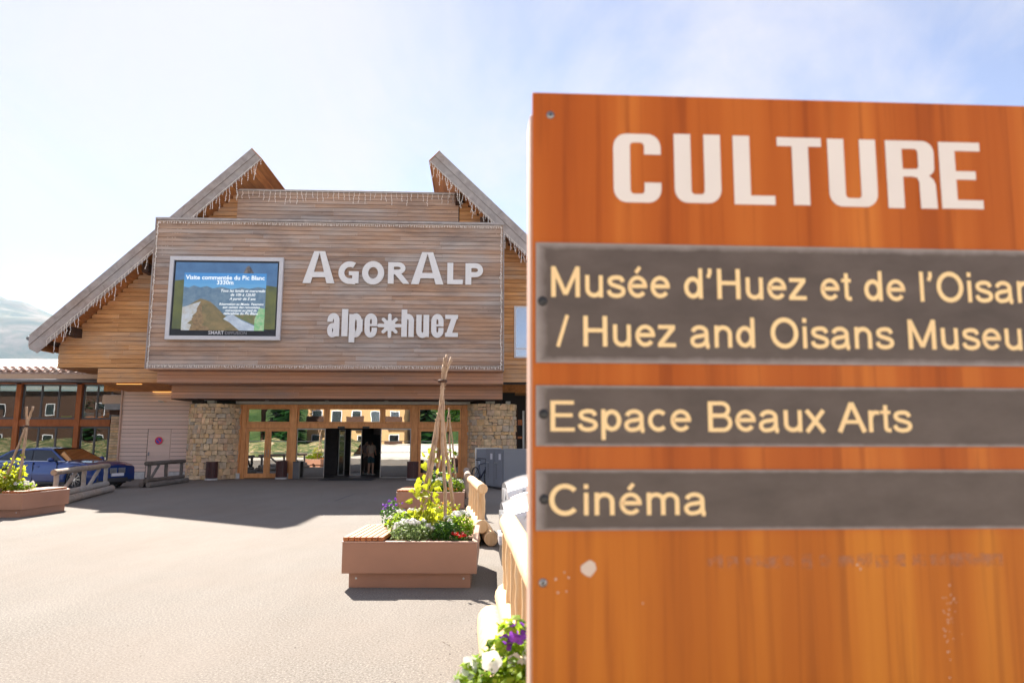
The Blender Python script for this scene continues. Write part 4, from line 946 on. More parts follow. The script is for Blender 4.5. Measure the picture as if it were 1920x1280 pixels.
def tripod(loc, label, legs, tie, r=.022):
    """peeled branches leaning together; legs: list of polylines in metres from loc"""
    t = thing('pole_tripod', label, 'plant support', loc)
    rg = random.Random(len(label))
    for q in legs:
        pts = []
        for i in range(len(q) - 1):
            for k in range(5):
                f = k / 5; a, b = Vector(q[i]), Vector(q[i + 1]); pts.append(a.lerp(b, f) + Vector((rg.uniform(-.009, .009), rg.uniform(-.009, .009), 0)))
        pts.append(Vector(q[-1])); o = MB().tube(pts, [r * (1.15 - .35 * i / len(pts)) * rg.uniform(.88, 1.15) for i in range(len(pts))], 8)
        for _ in range(7):
            p = pts[rg.randrange(3, len(pts) - 1)]; d = Vector((rg.gauss(0, 1), rg.gauss(0, 1), .8)).normalized(); o.tube([p, p + d * rg.uniform(.03, .055)], [.009, .006], 5)
        o.build('pole', M['pole'], t, smooth=True)
    p, d = Vector(tie[0]), tie[1]
    MB().lathe([(d, -.02), (d + .012, -.01), (d + .012, .01), (d, .02)], 10, tuple(p)).tube([p + Vector((-d, 0, 0)), p + Vector((-d - .06, 0, .02))], .004, 4).build('tie', M['dark_wood'], t)
    return t
def vine(loc, label, path, n, size, seed, mat='leaf_yellow', rad=.07):
    t = thing('climbing_vine', label, 'plant', loc); rg = random.Random(seed)
    st = MB(); f = MB(); pts = []
    for i in range(len(path) - 1):
        for k in range(6):
            q = Vector(path[i]).lerp(Vector(path[i + 1]), k / 6); a = (i * 6 + k) * 1.1; pts.append(q + Vector((math.cos(a) * .035, math.sin(a) * .035, 0)))
    st.tube(pts, .005, 5, False); st.build('stem', M['leaf_green'], t)
    for k in range(n):
        q = pts[int((rg.random() ** 1.25) * (len(pts) - 1))] + Vector((rg.gauss(0, rad), rg.gauss(0, rad), rg.gauss(0, .03)))
        # heart-shaped leaf
        d = Vector((rg.gauss(0, .6), rg.gauss(0, .6) - .4, rg.uniform(-1, .1))).normalized(); nrm = Vector((rg.gauss(0, .6), -1, rg.gauss(.4, .5))).normalized(); sd = d.cross(nrm).normalized(); nrm = sd.cross(d); l = size * rg.uniform(.5, 1.2); w = l * .42
        vs = [q, q - d * l * .12 + sd * w * .6, q + d * l * .2 + sd * w, q + d * l * .6 + sd * w * .6, q + d * l, q + d * l * .6 - sd * w * .6, q + d * l * .2 - sd * w, q - d * l * .12 - sd * w * .6, q + d * l * .45 - nrm * w * .25]
        f.add(vs, [(i, (i + 1) % 8, 8) for i in range(8)])
    f.build('foliage', M[mat], t); return t
# --- front planter
FP = Vector((-1.14, 7.95, 0)); planter(FP, R_(-1), 'large brown steel planter with bench slats in the middle of the sunny forecourt')
def fp(x, y, z=.455): return FP + Vector((x, y, z))
plant('low white flowering bush at the front left of the front planter', fp(-.02, .34), (.27, .25, .12), 620, .05, M['leaf_pale'], 1, 'white', 26)
plant('pale green bush with white blossom beside the slats of the front planter', fp(-.18, .85), (.22, .28, .15), 560, .06, M['leaf_lime'], 2, 'white', 14)
plant('dense dark green bush right of the bare mulch in the front planter', fp(.36, .33), (.18, .20, .12), 620, .045, M['leaf_green'], 3)
plant('bright green bush with white flowers at the right rim of the front planter', fp(.50, .68), (.19, .28, .15), 560, .05, M['leaf_lime'], 4, 'white', 12)
plant('small red flowering plant at the front right corner of the front planter', fp(.52, .16), (.13, .10, .06), 160, .04, M['leaf_green'], 5, 'red', 7)
plant('yellowish bush with orange blooms behind the poles of the front planter', fp(.20, 1.35), (.30, .26, .19), 520, .06, M['leaf_yellow'], 6, 'orange', 12)
plant('violet salvia spikes at the back left of the front planter', fp(-.42, 1.35), (.16, .2, .20), 220, .05, M['leaf_green'], 7, 'violet', 14)
plant('large leaved lime green plant at the foot of the left pole', fp(.02, .80), (.20, .2, .17), 120, .14, M['leaf_yellow'], 8, stems=True)
plant('low white alyssum in the middle of the front planter', fp(.22, .80), (.12, .12, .07), 120, .04, M['leaf_pale'], 9, 'white', 14)
tripod(fp(0, 0), 'tall tripod of bare peeled poles rising from the front planter',
       [[(.0, .62, 0), (.10, .82, .8), (.185, 1.0, 1.4), (.235, 1.12, 1.85), (.275, 1.2, 2.29)], [(.06, .5, 0), (.14, .80, .8), (.205, 1.0, 1.45), (.24, 1.08, 1.9), (.33, 1.22, 2.26)],
        [(.355, .62, 0), (.30, .8, .7), (.24, .98, 1.4), (.225, 1.08, 1.85), (.235, 1.15, 2.15)], [(.40, 1.3, 0), (.33, 1.2, .7), (.25, 1.06, 1.4), (.235, 1.12, 1.9), (.25, 1.16, 2.25)]], ((.232, 1.09, 1.93), .05), .02)
vine(fp(.0, .55), 'lime green climbing vine winding up the left pole of the front planter', [(.02, .05, 0), (.08, .14, .4), (.12, .3, .8), (.18, .42, 1.12)], 85, .10, 11)
vine(fp(.1, .5), 'yellow leaved vine hanging low between the poles of the front planter', [(-.02, .1, 0), (.03, .16, .45), (.10, .24, .78)], 30, .12, 12, 'leaf_yellow', .10)
# --- rear planter
RPn = Vector((-1.80, 15.6, 0)); planter(RPn, R_(-1), 'brown steel planter standing behind the front one in the shade edge', slat_len=1.3)
def rp(x, y, z=.455): return RPn + Vector((x, y, z))
plant('white flowering bush in the rear planter', rp(.2, .5), (.32, .3, .16), 500, .07, M['leaf_green'], 21, 'white', 18)
plant('white and orange flowering bush at the right end of the rear planter', rp(.52, .5), (.2, .3, .17), 380, .06, M['leaf_lime'], 22, 'white', 12)
plant('small orange bloom at the front rim of the rear planter', rp(.45, .18), (.14, .1, .07), 120, .05, M['leaf_lime'], 23, 'orange', 12)
plant('tall leafy plant in the middle of the rear planter', rp(.0, 1.0), (.3, .3, .24), 320, .09, M['leaf_green'], 24)
tripod(rp(0, 0), 'tripod of thin bare poles in the rear planter', [[(.02, .5, 0), (.18, .9, 1.0), (.3, 1.1, 1.9)], [(.55, .6, 0), (.42, .9, 1.0), (.28, 1.1, 1.95)], [(.35, 1.6, 0), (.32, 1.3, .9), (.29, 1.1, 1.8)]], ((.29, 1.1, 1.7), .05), .018)
vine(rp(.3, .6), 'sparse vine on the poles of the rear planter', [(.0, 0, 0), (.05, .2, .6), (.0, .4, 1.1)], 60, .11, 25, 'leaf_lime')
# --- left planter
LP = Vector((-11.25, 15.2, 0)); planter(LP, 0, 'brown steel planter with slatted rim at the left edge of the forecourt', mirror=True, slat_len=1.5)
def lp(x, y, z=.455): return LP + Vector((x, y, z))
plant('low green bush with white flowers left in the left planter', lp(-.45, .5), (.34, .4, .16), 700, .07, M['leaf_lime'], 31, 'white', 16)
plant('bushy lime green plant around the poles of the left planter', lp(.0, .45), (.32, .32, .26), 420, .10, M['leaf_yellow'], 32, 'orange', 4)
plant('small bush with white flowers at the right of the left planter', lp(.38, .5), (.25, .3, .14), 380, .07, M['leaf_lime'], 33, 'white', 16)
plant('tall sprawling climber with yellow green leaves in the left planter', lp(-.1, .8), (.25, .3, .40), 130, .13, M['leaf_yellow'], 34)
tripod(lp(0, 0), 'tripod of crooked bare poles in the left planter', [[(-.05, .4, 0), (.05, .6, .8), (.14, .8, 1.55)], [(.02, .9, 0), (.08, .85, .8), (.12, .82, 1.5)], [(.28, .5, 0), (.22, .65, .8), (.13, .8, 1.52), (.05, .85, 1.95)], [(.13, .8, 1.4), (.15, .8, 1.6), (.23, .8, 1.95)]], ((.13, .8, 1.5), .04), .026)
vine(lp(.25, .55), 'thin vine with few leaves on the right pole of the left planter', [(0, 0, 0), (-.04, .1, .5), (-.08, .2, 1.05)], 26, .12, 35, 'leaf_yellow', .05)

# ================================================================== LOG BARRIERS
def barrier(label, a, b, mat='log', h=.92, posts=3, braces=((.15, .35), (.62, .8)), cr=.11, basemat=None):
    """a: near end, b: far end on the ground"""
    a, b = Vector((a[0], a[1], 0)), Vector((b[0], b[1], 0)); Ln = (b - a).length; ang = math.atan2(b.y - a.y, b.x - a.x)
    t = thing('log_barrier', label, 'barrier', a, ang, 'log barriers along the forecourt'); bm_ = basemat or mat
    rg = random.Random(int(Ln * 100))
    def log(pts, r, name, m_):
        n = 6; P = []
        p0, p1 = Vector(pts[0]), Vector(pts[1])
        for i in range(n + 1): P.append(p0.lerp(p1, i / n) + Vector((rg.uniform(-.006, .006), rg.uniform(-.006, .006), rg.uniform(-.006, .006))))
        o = MB().tube(P, [r * rg.uniform(.95, 1.05) for _ in P], 16).build(name, [m_], t); smooth_angle(o, 50); bv = o.modifiers.new('bevel', 'BEVEL'); bv.width = .012; bv.segments = 2; bv.limit_method = 'ANGLE'; bv.angle_limit = R_(60); return o
    log([(-.05, 0, h - .08), (Ln + .05, 0, h - .08)], .078, 'rail', M[mat])
    log([(-.1, -.135, cr + .004), (Ln + .1, -.135, cr + .004)], cr, 'base_log', M[bm_]); log([(-.06, .135, cr + .004), (Ln + .06, .135, cr + .004)], cr, 'base_log', M[bm_])
    log([(-.02, .0, cr * 2.6), (Ln + .02, 0, cr * 2.6)], cr * .9, 'base_log', M[bm_])
    for k in range(posts):
        x = .2 + (Ln - .4) * k / (posts - 1)
        log([(x, 0, cr * 3.2), (x, 0, h - .13)], .062, 'post', M[mat])
    for u, v in braces:
        log([(Ln * u, 0, cr * 3.2), (Ln * v, 0, h - .16)], .05, 'brace', M[mat])
    return t
barrier('grey log barrier beside the blue car, nearest the left planter', (-11.62, 17.9), (-13.2, 23.0), 'log', posts=3, cr=.10)
barrier('dark weathered log barrier in front of the taupe wall', (-13.02, 25.1), (-13.2, 28.3), 'log_grey', posts=3, braces=((.12, .3),), cr=.09, basemat='log_grey')
barrier('bright log barrier to the right behind the front planter', (-.47, 11.15), (-.80, 13.9), 'log_fresh', h=.95, posts=5, braces=())
barrier('greyish log barrier farthest right beside the rear planter', (-.98, 15.7), (-1.25, 19.2), 'log', posts=4, braces=(), basemat='log_grey')
barrier('sunlit pale log barrier nearest the big culture sign', (.16, 3.3), (-.03, 6.05), 'log_fresh', h=1.0, posts=6, braces=(), cr=.125)

# ================================================================== CARS
def car(label, loc, rz, paint, Ln=4.85, Wd=1.86, H=1.43, belt=.92, hood=.86, hoodmat=None, suv=0, wheelbase=2.92, name='parked_car'):
    """nose towards +x"""
    t = thing(name, label, 'car', loc, rz); hw = Wd / 2; h = Ln / 2
    xf, xr = h - .86, h - .86 - wheelbase; wr = .345
    def prof(x):     # shoulder height and half width along the length
        u = (x + h) / Ln
        if x > .95: zt_ = hood + (belt + .04 - hood) * max(0, 1 - (x - .95) / (h - .95)) ** .9 - .10 * max(0, (x - h + .45) / .45) ** 2
        elif x < -h + .6: zt_ = belt + .05 - .10 * max(0, (-h + .25 - x) / .25) ** 2
        else: zt_ = belt + .02
        e_ = max(0, (abs(x) - (h - .55)) / .55); w_ = hw * (1 - .16 * e_ ** 2.2)
        return zt_, w_
    xs = sorted(set([-h + Ln * i / 70 for i in range(71)])); rows = []
    for x in xs:
        zt_, w_ = prof(x); e_ = max(0, (abs(x) - (h - .2)) / .2); zb = .20 + .10 * e_
        for xw in (xf, xr):
            d = abs(x - xw)
            if d < wr + .055: zb = max(zb, .335 + math.sqrt(max(0, (wr + .055) ** 2 - d * d)))
        k = lambda q: zb + (zt_ - zb) * q
        fr = 1 if x > .9 or x < -h + .3 else 0
        rows.append([(w_ * .965, zb), (w_ * 1.0, max(zb + .01, k(.28))), (w_ * 1.0, max(zb + .02, k(.52))), (w_ * .975, max(zb + .03, k(.66))), (w_ * .985, max(zb + .04, k(.80))), (w_ * .95, max(zb + .05, k(.93))), (w_ * (.82 if fr else .9), zt_), (w_ * .45, zt_ + .035 * fr), (0, zt_ + .045 * fr)])
    mb = MB(); n = len(rows[0]); m_ = 2 * n - 1; vs = []
    for x, rw in zip(xs, rows):
        vs += [(x, y, z) for y, z in rw] + [(x, -y, z) for y, z in rw[-2::-1]]
    fs = [(i * m_ + j, (i + 1) * m_ + j, (i + 1) * m_ + j + 1, i * m_ + j + 1) for i in range(len(xs) - 1) for j in range(m_ - 1)]
    fs += [tuple(range(m_)), tuple((len(xs) - 1) * m_ + j for j in range(m_ - 1, -1, -1))]
    mb.add(vs, fs); o = mb.build('body', paint, t); recalc(o); smooth_angle(o, 38)
    # underbody and arches
    MB().box(-h + .3, h - .3, -hw + .2, hw - .2, .16, .6).build('underbody', M['black'], t)
    # bonnet panel
    if hoodmat:
        hm = MB(); hx = [x for x in xs if 1.0 < x < h - .28]; v_ = []
        for x in hx:
            zt_, w_ = prof(x); v_ += [(x, w_ * .80, zt_ + .004), (x, w_ * .45, zt_ + .041), (x, 0, zt_ + .051), (x, -w_ * .45, zt_ + .041), (x, -w_ * .80, zt_ + .004)]
        hm.add(v_, [(i * 5 + j, (i + 1) * 5 + j, (i + 1) * 5 + j + 1, i * 5 + j + 1) for i in range(len(hx) - 1) for j in range(4)]); hm.build('bonnet', hoodmat, t, smooth=True)
    # greenhouse: lower and upper outline
    zr = H; xa0, xa1 = 1.12, .28; xb0, xb1 = (-h + .28, -h + .95) if not suv else (-h + .22, -h + .5)
    zl = belt + .015; yl, yu = hw * .90, hw * .66
    def side(s): # stations from A pillar to C pillar
        out = []
        for i in range(15):
            f = i / 14; xl = xa0 + (xb0 - xa0) * f; xu = xa1 + (xb1 - xa1) * f; zu = zr - .05 - .07 * abs(f - .35) ** 1.6 * 2; out.append(((xl, s * yl * (1 - .06 * abs(f - .4)), zl), (xu, s * yu, zu)))
        return out
    A_, B_ = side(1), side(-1); N = len(A_)
    g = MB()
    for S_ in (A_, B_):
        vs = [p for q in S_ for p in q]; g.add(vs, [(2 * i, 2 * i + 2, 2 * i + 3, 2 * i + 1) for i in range(N - 1)])
    g.add([A_[0][0], B_[0][0], B_[0][1], A_[0][1]], [(0, 1, 2, 3)]); g.add([A_[-1][0], B_[-1][0], B_[-1][1], A_[-1][1]], [(0, 3, 2, 1)])
    o = g.build('cabin', M['black'], t); recalc(o)
    rf = MB(); vs = []
    for (la, ua), (lb, ub) in zip(A_, B_): vs += [ua, (ua[0], ua[1] * .8, ua[2] + .035), (ua[0], 0, ua[2] + .055), (ub[0], ub[1] * .8, ub[2] + .035), ub]
    rf.add(vs, [(i * 5 + j, i * 5 + 5 + j, i * 5 + 6 + j, i * 5 + 1 + j) for i in range(N - 1) for j in range(4)])
    o = rf.build('roof', paint, t); recalc(o); smooth_angle(o, 50)
    def pil(f0, f1, s, mat_, nm, z0=0, z1=1, out=.010):
        def P(f, z):
            i = f * (N - 1); k = min(int(i), N - 2); S_ = A_ if s > 0 else B_; q = i - k
            l = Vector(S_[k][0]).lerp(Vector(S_[k + 1][0]), q); u = Vector(S_[k][1]).lerp(Vector(S_[k + 1][1]), q); p = l.lerp(u, z); return p + Vector((0, s * out, out * .3))
        mb = MB(); vs = []; K = 8
        for i in range(K + 1):
            f = f0 + (f1 - f0) * i / K; vs += [P(f, z0), P(f, z1)]
        mb.add(vs, [(2 * i, 2 * i + 2, 2 * i + 3, 2 * i + 1) for i in range(K)]); o = mb.build(nm, mat_, t); recalc(o); return o
    for s in (1, -1):
        for a, b in (((.05, .42), (.445, .74), (.765, .93)) if not suv else ((.05, .38), (.40, .68), (.70, .95))): pil(a, b, s, M['glass_dark'], 'side_window', .06, .86, .012)
        pil(0, 1, s, paint, 'roof_rail', .90, 1.04, .012); pil(0, .045, s, paint, 'pillar', 0, 1, .013); pil(.94, 1, s, paint, 'pillar', 0, 1, .013); pil(0, 1, s, M['silver'] if not suv else paint, 'belt_trim', -.01, .045, .014)
    def quad(P, nm, mat_, out):
        mb = MB(); mb.add([Vector(p) + Vector(out) for p in P], [(0, 1, 2, 3)]); return mb.build(nm, mat_, t)
    def inner(P, q=.06): c = sum((Vector(p) for p in P), Vector()) / 4; return [Vector(p).lerp(c, q) for p in P]
    quad(inner([A_[0][0], B_[0][0], B_[0][1], A_[0][1]]), 'windscreen', M['glass_dark'], (.012, 0, .012)); quad(inner([A_[-1][0], B_[-1][0], B_[-1][1], A_[-1][1]]), 'rear_window', M['glass_dark'], (-.012, 0, .012))
    # wheels
    for xw in (xf, xr):
        for s in (1, -1):
            yc = s * (hw - .11)
            w = MB().lathe([(wr - .10, -.11), (wr - .02, -.11), (wr, -.07), (wr, .07), (wr - .02, .11), (wr - .10, .11)], 32, (xw, yc, wr), 'y').build('wheel', M['rubber'], t, smooth=True)
            r_ = MB().lathe([(wr - .095, -.10), (wr - .085, .095 * s), (wr - .115, .10 * s), (wr - .125, .05 * s)], 32, (xw, yc, wr), 'y')
            for k in range(10):
                a = 2 * math.pi * k / 10
                for da in (-.09, .09):
                    c1, s1 = math.cos(a), math.sin(a); c2, s2 = math.cos(a + da), math.sin(a + da)
                    r_.tube([(xw + .05 * c1, yc + .095 * s, wr + .05 * s1), (xw + (wr - .11) * c2, yc + .085 * s, wr + (wr - .11) * s2)], .011, 4)
            r_.lathe([(0, .10 * s), (.055, .10 * s), (.06, .05 * s)], 12, (xw, yc, wr), 'y')
            r_.build('rim', M['chrome'], w)
            MB().lathe([(0, .02 * s), (wr - .12, .02 * s)], 20, (xw, yc, wr), 'y').build('brake_disc', M['black'], w)
            MB().lathe([(0, -.1 * s), (wr + .05, -.1 * s), (wr + .05, .06 * s)], 28, (xw, yc - .03 * s, wr + .01), 'y').build('wheel_arch', M['black'], t)
    # front: grille, lamps, intakes, plate
    def patch(x, y0, y1, z0, z1, nm, mat_, d=.04, rake=.03, par=t): return recalc(MB().add([(x, y0, z0), (x, y1, z0), (x - rake, y1, z1), (x - rake, y0, z1), (x - d - .1, y0, z0), (x - d - .1, y1, z0), (x - d - .1, y1, z1), (x - d - .1, y0, z1)], [(0, 1, 2, 3), (1, 5, 6, 2), (4, 0, 3, 7), (3, 2, 6, 7), (4, 5, 1, 0)]).build(nm, mat_, par))
    gz = hood - .13
    for s in (1, -1):
        ga = patch(h + .02, *sorted((s * .03, s * .34)), gz - .22, gz, 'grille', M['black'])
        for k in range(6): y = s * (.06 + k * .05); MB().box(h - .01, h + .028, y - .006, y + .006, gz - .20, gz - .02).build('grille_bar', M['silver'], ga)
        recalc(MB().add([(h - .01, s * .40, gz - .02), (h - .02, s * .40, gz - .13), (h - .17, s * (hw - .09), gz - .10), (h - .22, s * (hw - .06), gz + .03), (h - .10, s * .42, gz - .02), (h - .10, s * .42, gz - .13), (h - .45, s * (hw - .12), gz - .06), (h - .50, s * (hw - .10), gz + .05)], [(0, 1, 2, 3), (3, 2, 6, 7), (0, 3, 7, 4), (1, 5, 6, 2)]).build('headlight', M['silver'], t))
        patch(h + .005, *sorted((s * .50, s * (hw - .14))), .25, .47, 'air_intake', M['black'])
    patch(h + .025, -.48, .48, .24, .40, 'lower_grille', M['black'])
    patch(h + .045, -.26, .26, .43, .53, 'number_plate', M['frame_white'], .02, 0)
    for s in (1, -1):
        mr = MB().lathe([(0, -.10), (.05, -.09), (.075, -.03), (.08, .04), (.06, .09), (0, .10)], 12, (.72, s * (hw + .12), belt + .08), 'y').build('mirror', paint, t, smooth=True)
        MB().box(.69, .75, min(s * (hw - .1), s * (hw + .06)), max(s * (hw - .1), s * (hw + .06)), belt + .02, belt + .06).build('mirror_arm', M['black'], mr)
        for xd in (.86, -.18, -1.16):
            MB().box(xd - .003, xd + .003, min(s * hw * .93, s * (hw + .0035)), max(s * hw * .93, s * (hw + .0035)), .30, belt - .02).build('door_gap', M['black'], t)
        for xd in (-.02, -1.0): MB().box(xd - .11, xd + .11, min(s * (hw - .02), s * (hw + .02)), max(s * (hw - .02), s * (hw + .02)), belt - .17, belt - .14).build('door_handle', paint, t)
        MB().box(-1.3, 1.25, min(s * (hw - .04), s * (hw + .012)), max(s * (hw - .04), s * (hw + .012)), .19, .26).build('sill', M['black'], t)
        patch(-h + .12, *sorted((s * .45, s * (hw - .08))), belt - .16, belt - .04, 'tail_light', D.materials['red_petal'] if 0 else M['bin'], .02, .02)
    return t
a = math.radians(-15)
nose = Vector((-13.75, 24.55, 0)); cl_ = nose - Vector((math.cos(a), math.sin(a), 0)) * 2.5
car('blue estate car with a dark violet bonnet parked before the glazed wing', cl_, a, M['blue_paint'], Ln=5.0, H=1.42, hoodmat=M['hood_paint'], wheelbase=3.02)
car('white car with black grille slots parked farther from the camera behind the sign', (2.13, 11.2, 0), R_(184), M['white_paint'], Ln=4.5, H=1.62, belt=1.08, hood=1.02, suv=1, wheelbase=2.65)
car('white car parked nearest the camera behind the log barrier', (2.08, 8.6, 0), R_(183), M['white_paint'], Ln=4.4, H=1.5, belt=.98, hood=.92, suv=1, wheelbase=2.6)

# ================================================================== BIKE LOCKERS, BICYCLE
c0 = G(945, 919); ang = R_(8)
lk = thing('bike_locker', 'grey steel bicycle locker cabinet with two narrow handled doors', 'locker', (c0.x, c0.y, 0), 0)
d1 = Vector((-.62, 1.5, 0)).normalized(); d2 = Vector((2.6, .35, 0)).normalized(); HH = 1.36
def wallseg(p, d, l, z0, z1, th, nm, mat_, par):
    n_ = Vector((-d.y, d.x, 0)) * th; P = [p, p + d * l, p + d * l + n_, p + n_]
    return recalc(MB().prism([(q.x, q.y) for q in P], z0, z1, 'z').build(nm, mat_, par))
O_ = Vector((0, 0, 0)); A1 = d1 * 1.75; A2 = d2 * 2.6
recalc(MB().prism([(0, 0), (A2.x, A2.y), (A2.x + A1.x, A2.y + A1.y), (A1.x, A1.y)], .08, HH, 'z').build('cabinet', M['grey_metal'], lk))
recalc(MB().prism([(.05, .08), (A2.x - .05, A2.y + .03), (A2.x + A1.x, A2.y + A1.y), (A1.x + .05, A1.y)], 0, .08, 'z').build('plinth', M['black'], lk))
for k in range(2):
    p = d1 * (.12 + k * .8) + Vector((-d1.y, d1.x, 0)) * .0; dd = wallseg(p, d1, .72, .14, HH - .1, .02, 'door', M['grey_metal'], lk)
    wallseg(p + d1 * .12 + Vector((-d1.y, d1.x, 0)) * .021, d1, .2, HH - .36, HH - .16, .008, 'label_plate', M['frame_white'], dd)
    wallseg(p + d1 * .45 + Vector((-d1.y, d1.x, 0)) * .021, d1, .22, HH - .48, HH - .46, .03, 'handle', M['silver'], dd)
    for q in range(9): wallseg(p + d1 * .5 + Vector((-d1.y, d1.x, 0)) * .0205, d1, .09, .35 + q * .055, .385 + q * .055, .001, 'print', M['anthracite'], dd)
sc_ = thing('shelter_panel', 'grey framed panel standing behind the bicycle by the right pillar', 'panel', (G(893, 908).x, G(893, 908).y, 0), R_(6))
MB().box(0, .9, 0, .02, .1, 1.34).build('sheet', M['grey_metal'], sc_); MB().box(-.05, -.01, -.02, .04, 0, 1.38).build('post', M['silver'], sc_); MB().box(.9, .94, -.02, .04, 0, 1.38).build('post', M['silver'], sc_); MB().box(-.01, .9, -.01, .03, 1.34, 1.38).build('rail', M['silver'], sc_)
def bicycle(label, loc, rz):
    t = thing('bicycle', label, 'bicycle', loc, rz); R0 = .345
    for x, nm in ((-.54, 'wheel'), (.54, 'wheel')):
        w = MB().tube([(x + (R0 - .02) * math.cos(2 * math.pi * k / 36), 0, R0 + (R0 - .02) * math.sin(2 * math.pi * k / 36)) for k in range(37)], .022, 6, False).build(nm, M['rubber'], t, smooth=True)
        s = MB()
        for k in range(18): a = 2 * math.pi * k / 18; s.tube([(x, .02 * (-1) ** k, R0), (x + .32 * math.cos(a), 0, R0 + .32 * math.sin(a))], .0022, 3, False)
        s.tube([(x, -.05, R0), (x, .05, R0)], .022, 8); s.build('spokes', M['silver'], w)
    f = MB(); bb = (-.10, 0, .30); st = (-.22, 0, .78); hd = (.34, 0, .86); hl = (.39, 0, .70)
    for a, b, r in ((bb, st, .018), (bb, hl, .024), (st, hd, .018), (hd, hl, .022)): f.tube([a, b], r, 8)
    for s in (-1, 1): f.tube([(-.54, s * .05, R0), (bb[0], s * .03, .30)], .011, 6); f.tube([(-.54, s * .05, R0), (-.215, s * .02, .74)], .009, 6)
    f.build('frame', plain('dark_blue_frame', (.02, .03, .07), .35), t)
    k = MB()
    for s in (-1, 1): k.tube([(.39, s * .05, .72), (.54, s * .055, R0)], .014, 6)
    k.tube([(.39, -.06, .71), (.39, .06, .71)], .018, 6); k.build('fork', M['black'], t)
    MB().tube([(.34, 0, .85), (.325, 0, .98), (.38, 0, 1.0)], .014, 6).tube([(.33, -.34, 1.03), (.37, -.15, 1.01), (.38, 0, 1.0), (.37, .15, 1.01), (.33, .34, 1.03)], .014, 6).build('handlebar', M['black'], t)
    MB().tube([st, (-.25, 0, .92)], .013, 6).build('seat_post', M['silver'], t)
    MB().prism([(-.40, -.07), (-.36, -.075), (-.18, -.02), (-.12, -.012), (-.12, .012), (-.18, .02), (-.36, .075), (-.40, .07)], .92, .965, 'z').build('saddle', M['black'], t, bevel=.01)
    MB().lathe([(0, -.04), (.09, -.04), (.09, -.035), (0, -.035)], 16, bb, 'y').tube([(-.10, -.05, .30), (.02, -.07, .19)], .01, 5).tube([(-.10, .05, .30), (-.22, .07, .41)], .01, 5).build('crankset', M['black'], t)
    MB().box(-.02, .07, -.12, -.06, .18, .20).build('pedal', M['black'], t); MB().box(-.27, -.18, .06, .12, .40, .42).build('pedal', M['black'], t)
    return t
p = G(903, 912); bicycle('dark blue bicycle leaning in front of the grey panel', (p.x, p.y + .1, 0), R_(-62))

# ================================================================== CULTURE SIGN
SA = Vector((0.99862754, 0.05233585, -0.002)); SBv = Vector((0.00356905, -0.02990421, 0.9995464)); SN = SA.cross(SBv)
SP = on(998.5, 173, SN, Vector((.035, 1.2, 1.6)))
MS = Matrix((SA, -SN, SBv)).transposed().to_4x4(); MS.translation = SP      # x across, y into the sign, z up
sign = thing('culture_sign', 'large cherry wood sign headed CULTURE with three grey lettered plates', 'sign')
sign.matrix_world = MS
def S(px, py): v = on(px, py, SN, SP) - SP; return v.dot(SA), v.dot(SBv)
SWD = 1.06; bottom = -SP.z - .0
MB().box(0, SWD, 0, .012, -1.98, 0).build('panel', M['laminate'], sign, bevel=.0012)
MB().box(-.0035, SWD + .0035, .0125, .085, -2.15, -.036).build('case', M['edge'], sign, bevel=.003)
MB().box(.1, SWD - .1, .03, .09, -2.24, -2.151).build('foot', M['anthracite'], sign)
pl = []
for y0, y1, y2, y3 in ((455, 680, 468, 686), (722, 836, 729, 837), (880, 994, 880, 990)):
    u0, v0 = S(1003, y0); _, v1 = S(1003, y1); pl.append(MB().box(.0055, SWD - .005, -.0035, -.0003, v1, v0).build('plate', M['plate'], sign, bevel=.0008))
def screw(px, py, par, yb=0, r=.0075):
    u, v = S(px, py); o = MB().lathe([(0, -.002 + yb), (r * .55, -.0025 + yb), (r, -.0008 + yb), (r, yb)], 16, (u, 0, v), 'y').build('screw', M['steel'], par, smooth=True)
    MB().lathe([(0, -.0029 + yb), (r * .42, -.0029 + yb), (r * .42, -.002 + yb)], 6, (u, 0, v), 'y').build('socket', M['black'], o) if par is sign else None
    return o
for q in ((1032, 216), (1018, 1092)): screw(*q, sign)
for q, k in (((1017, 565), 0), ((1019, 776), 1), ((1020, 935), 2)): screw(*q, pl[k], -.0035, .0085).data.materials[0] = M['black']
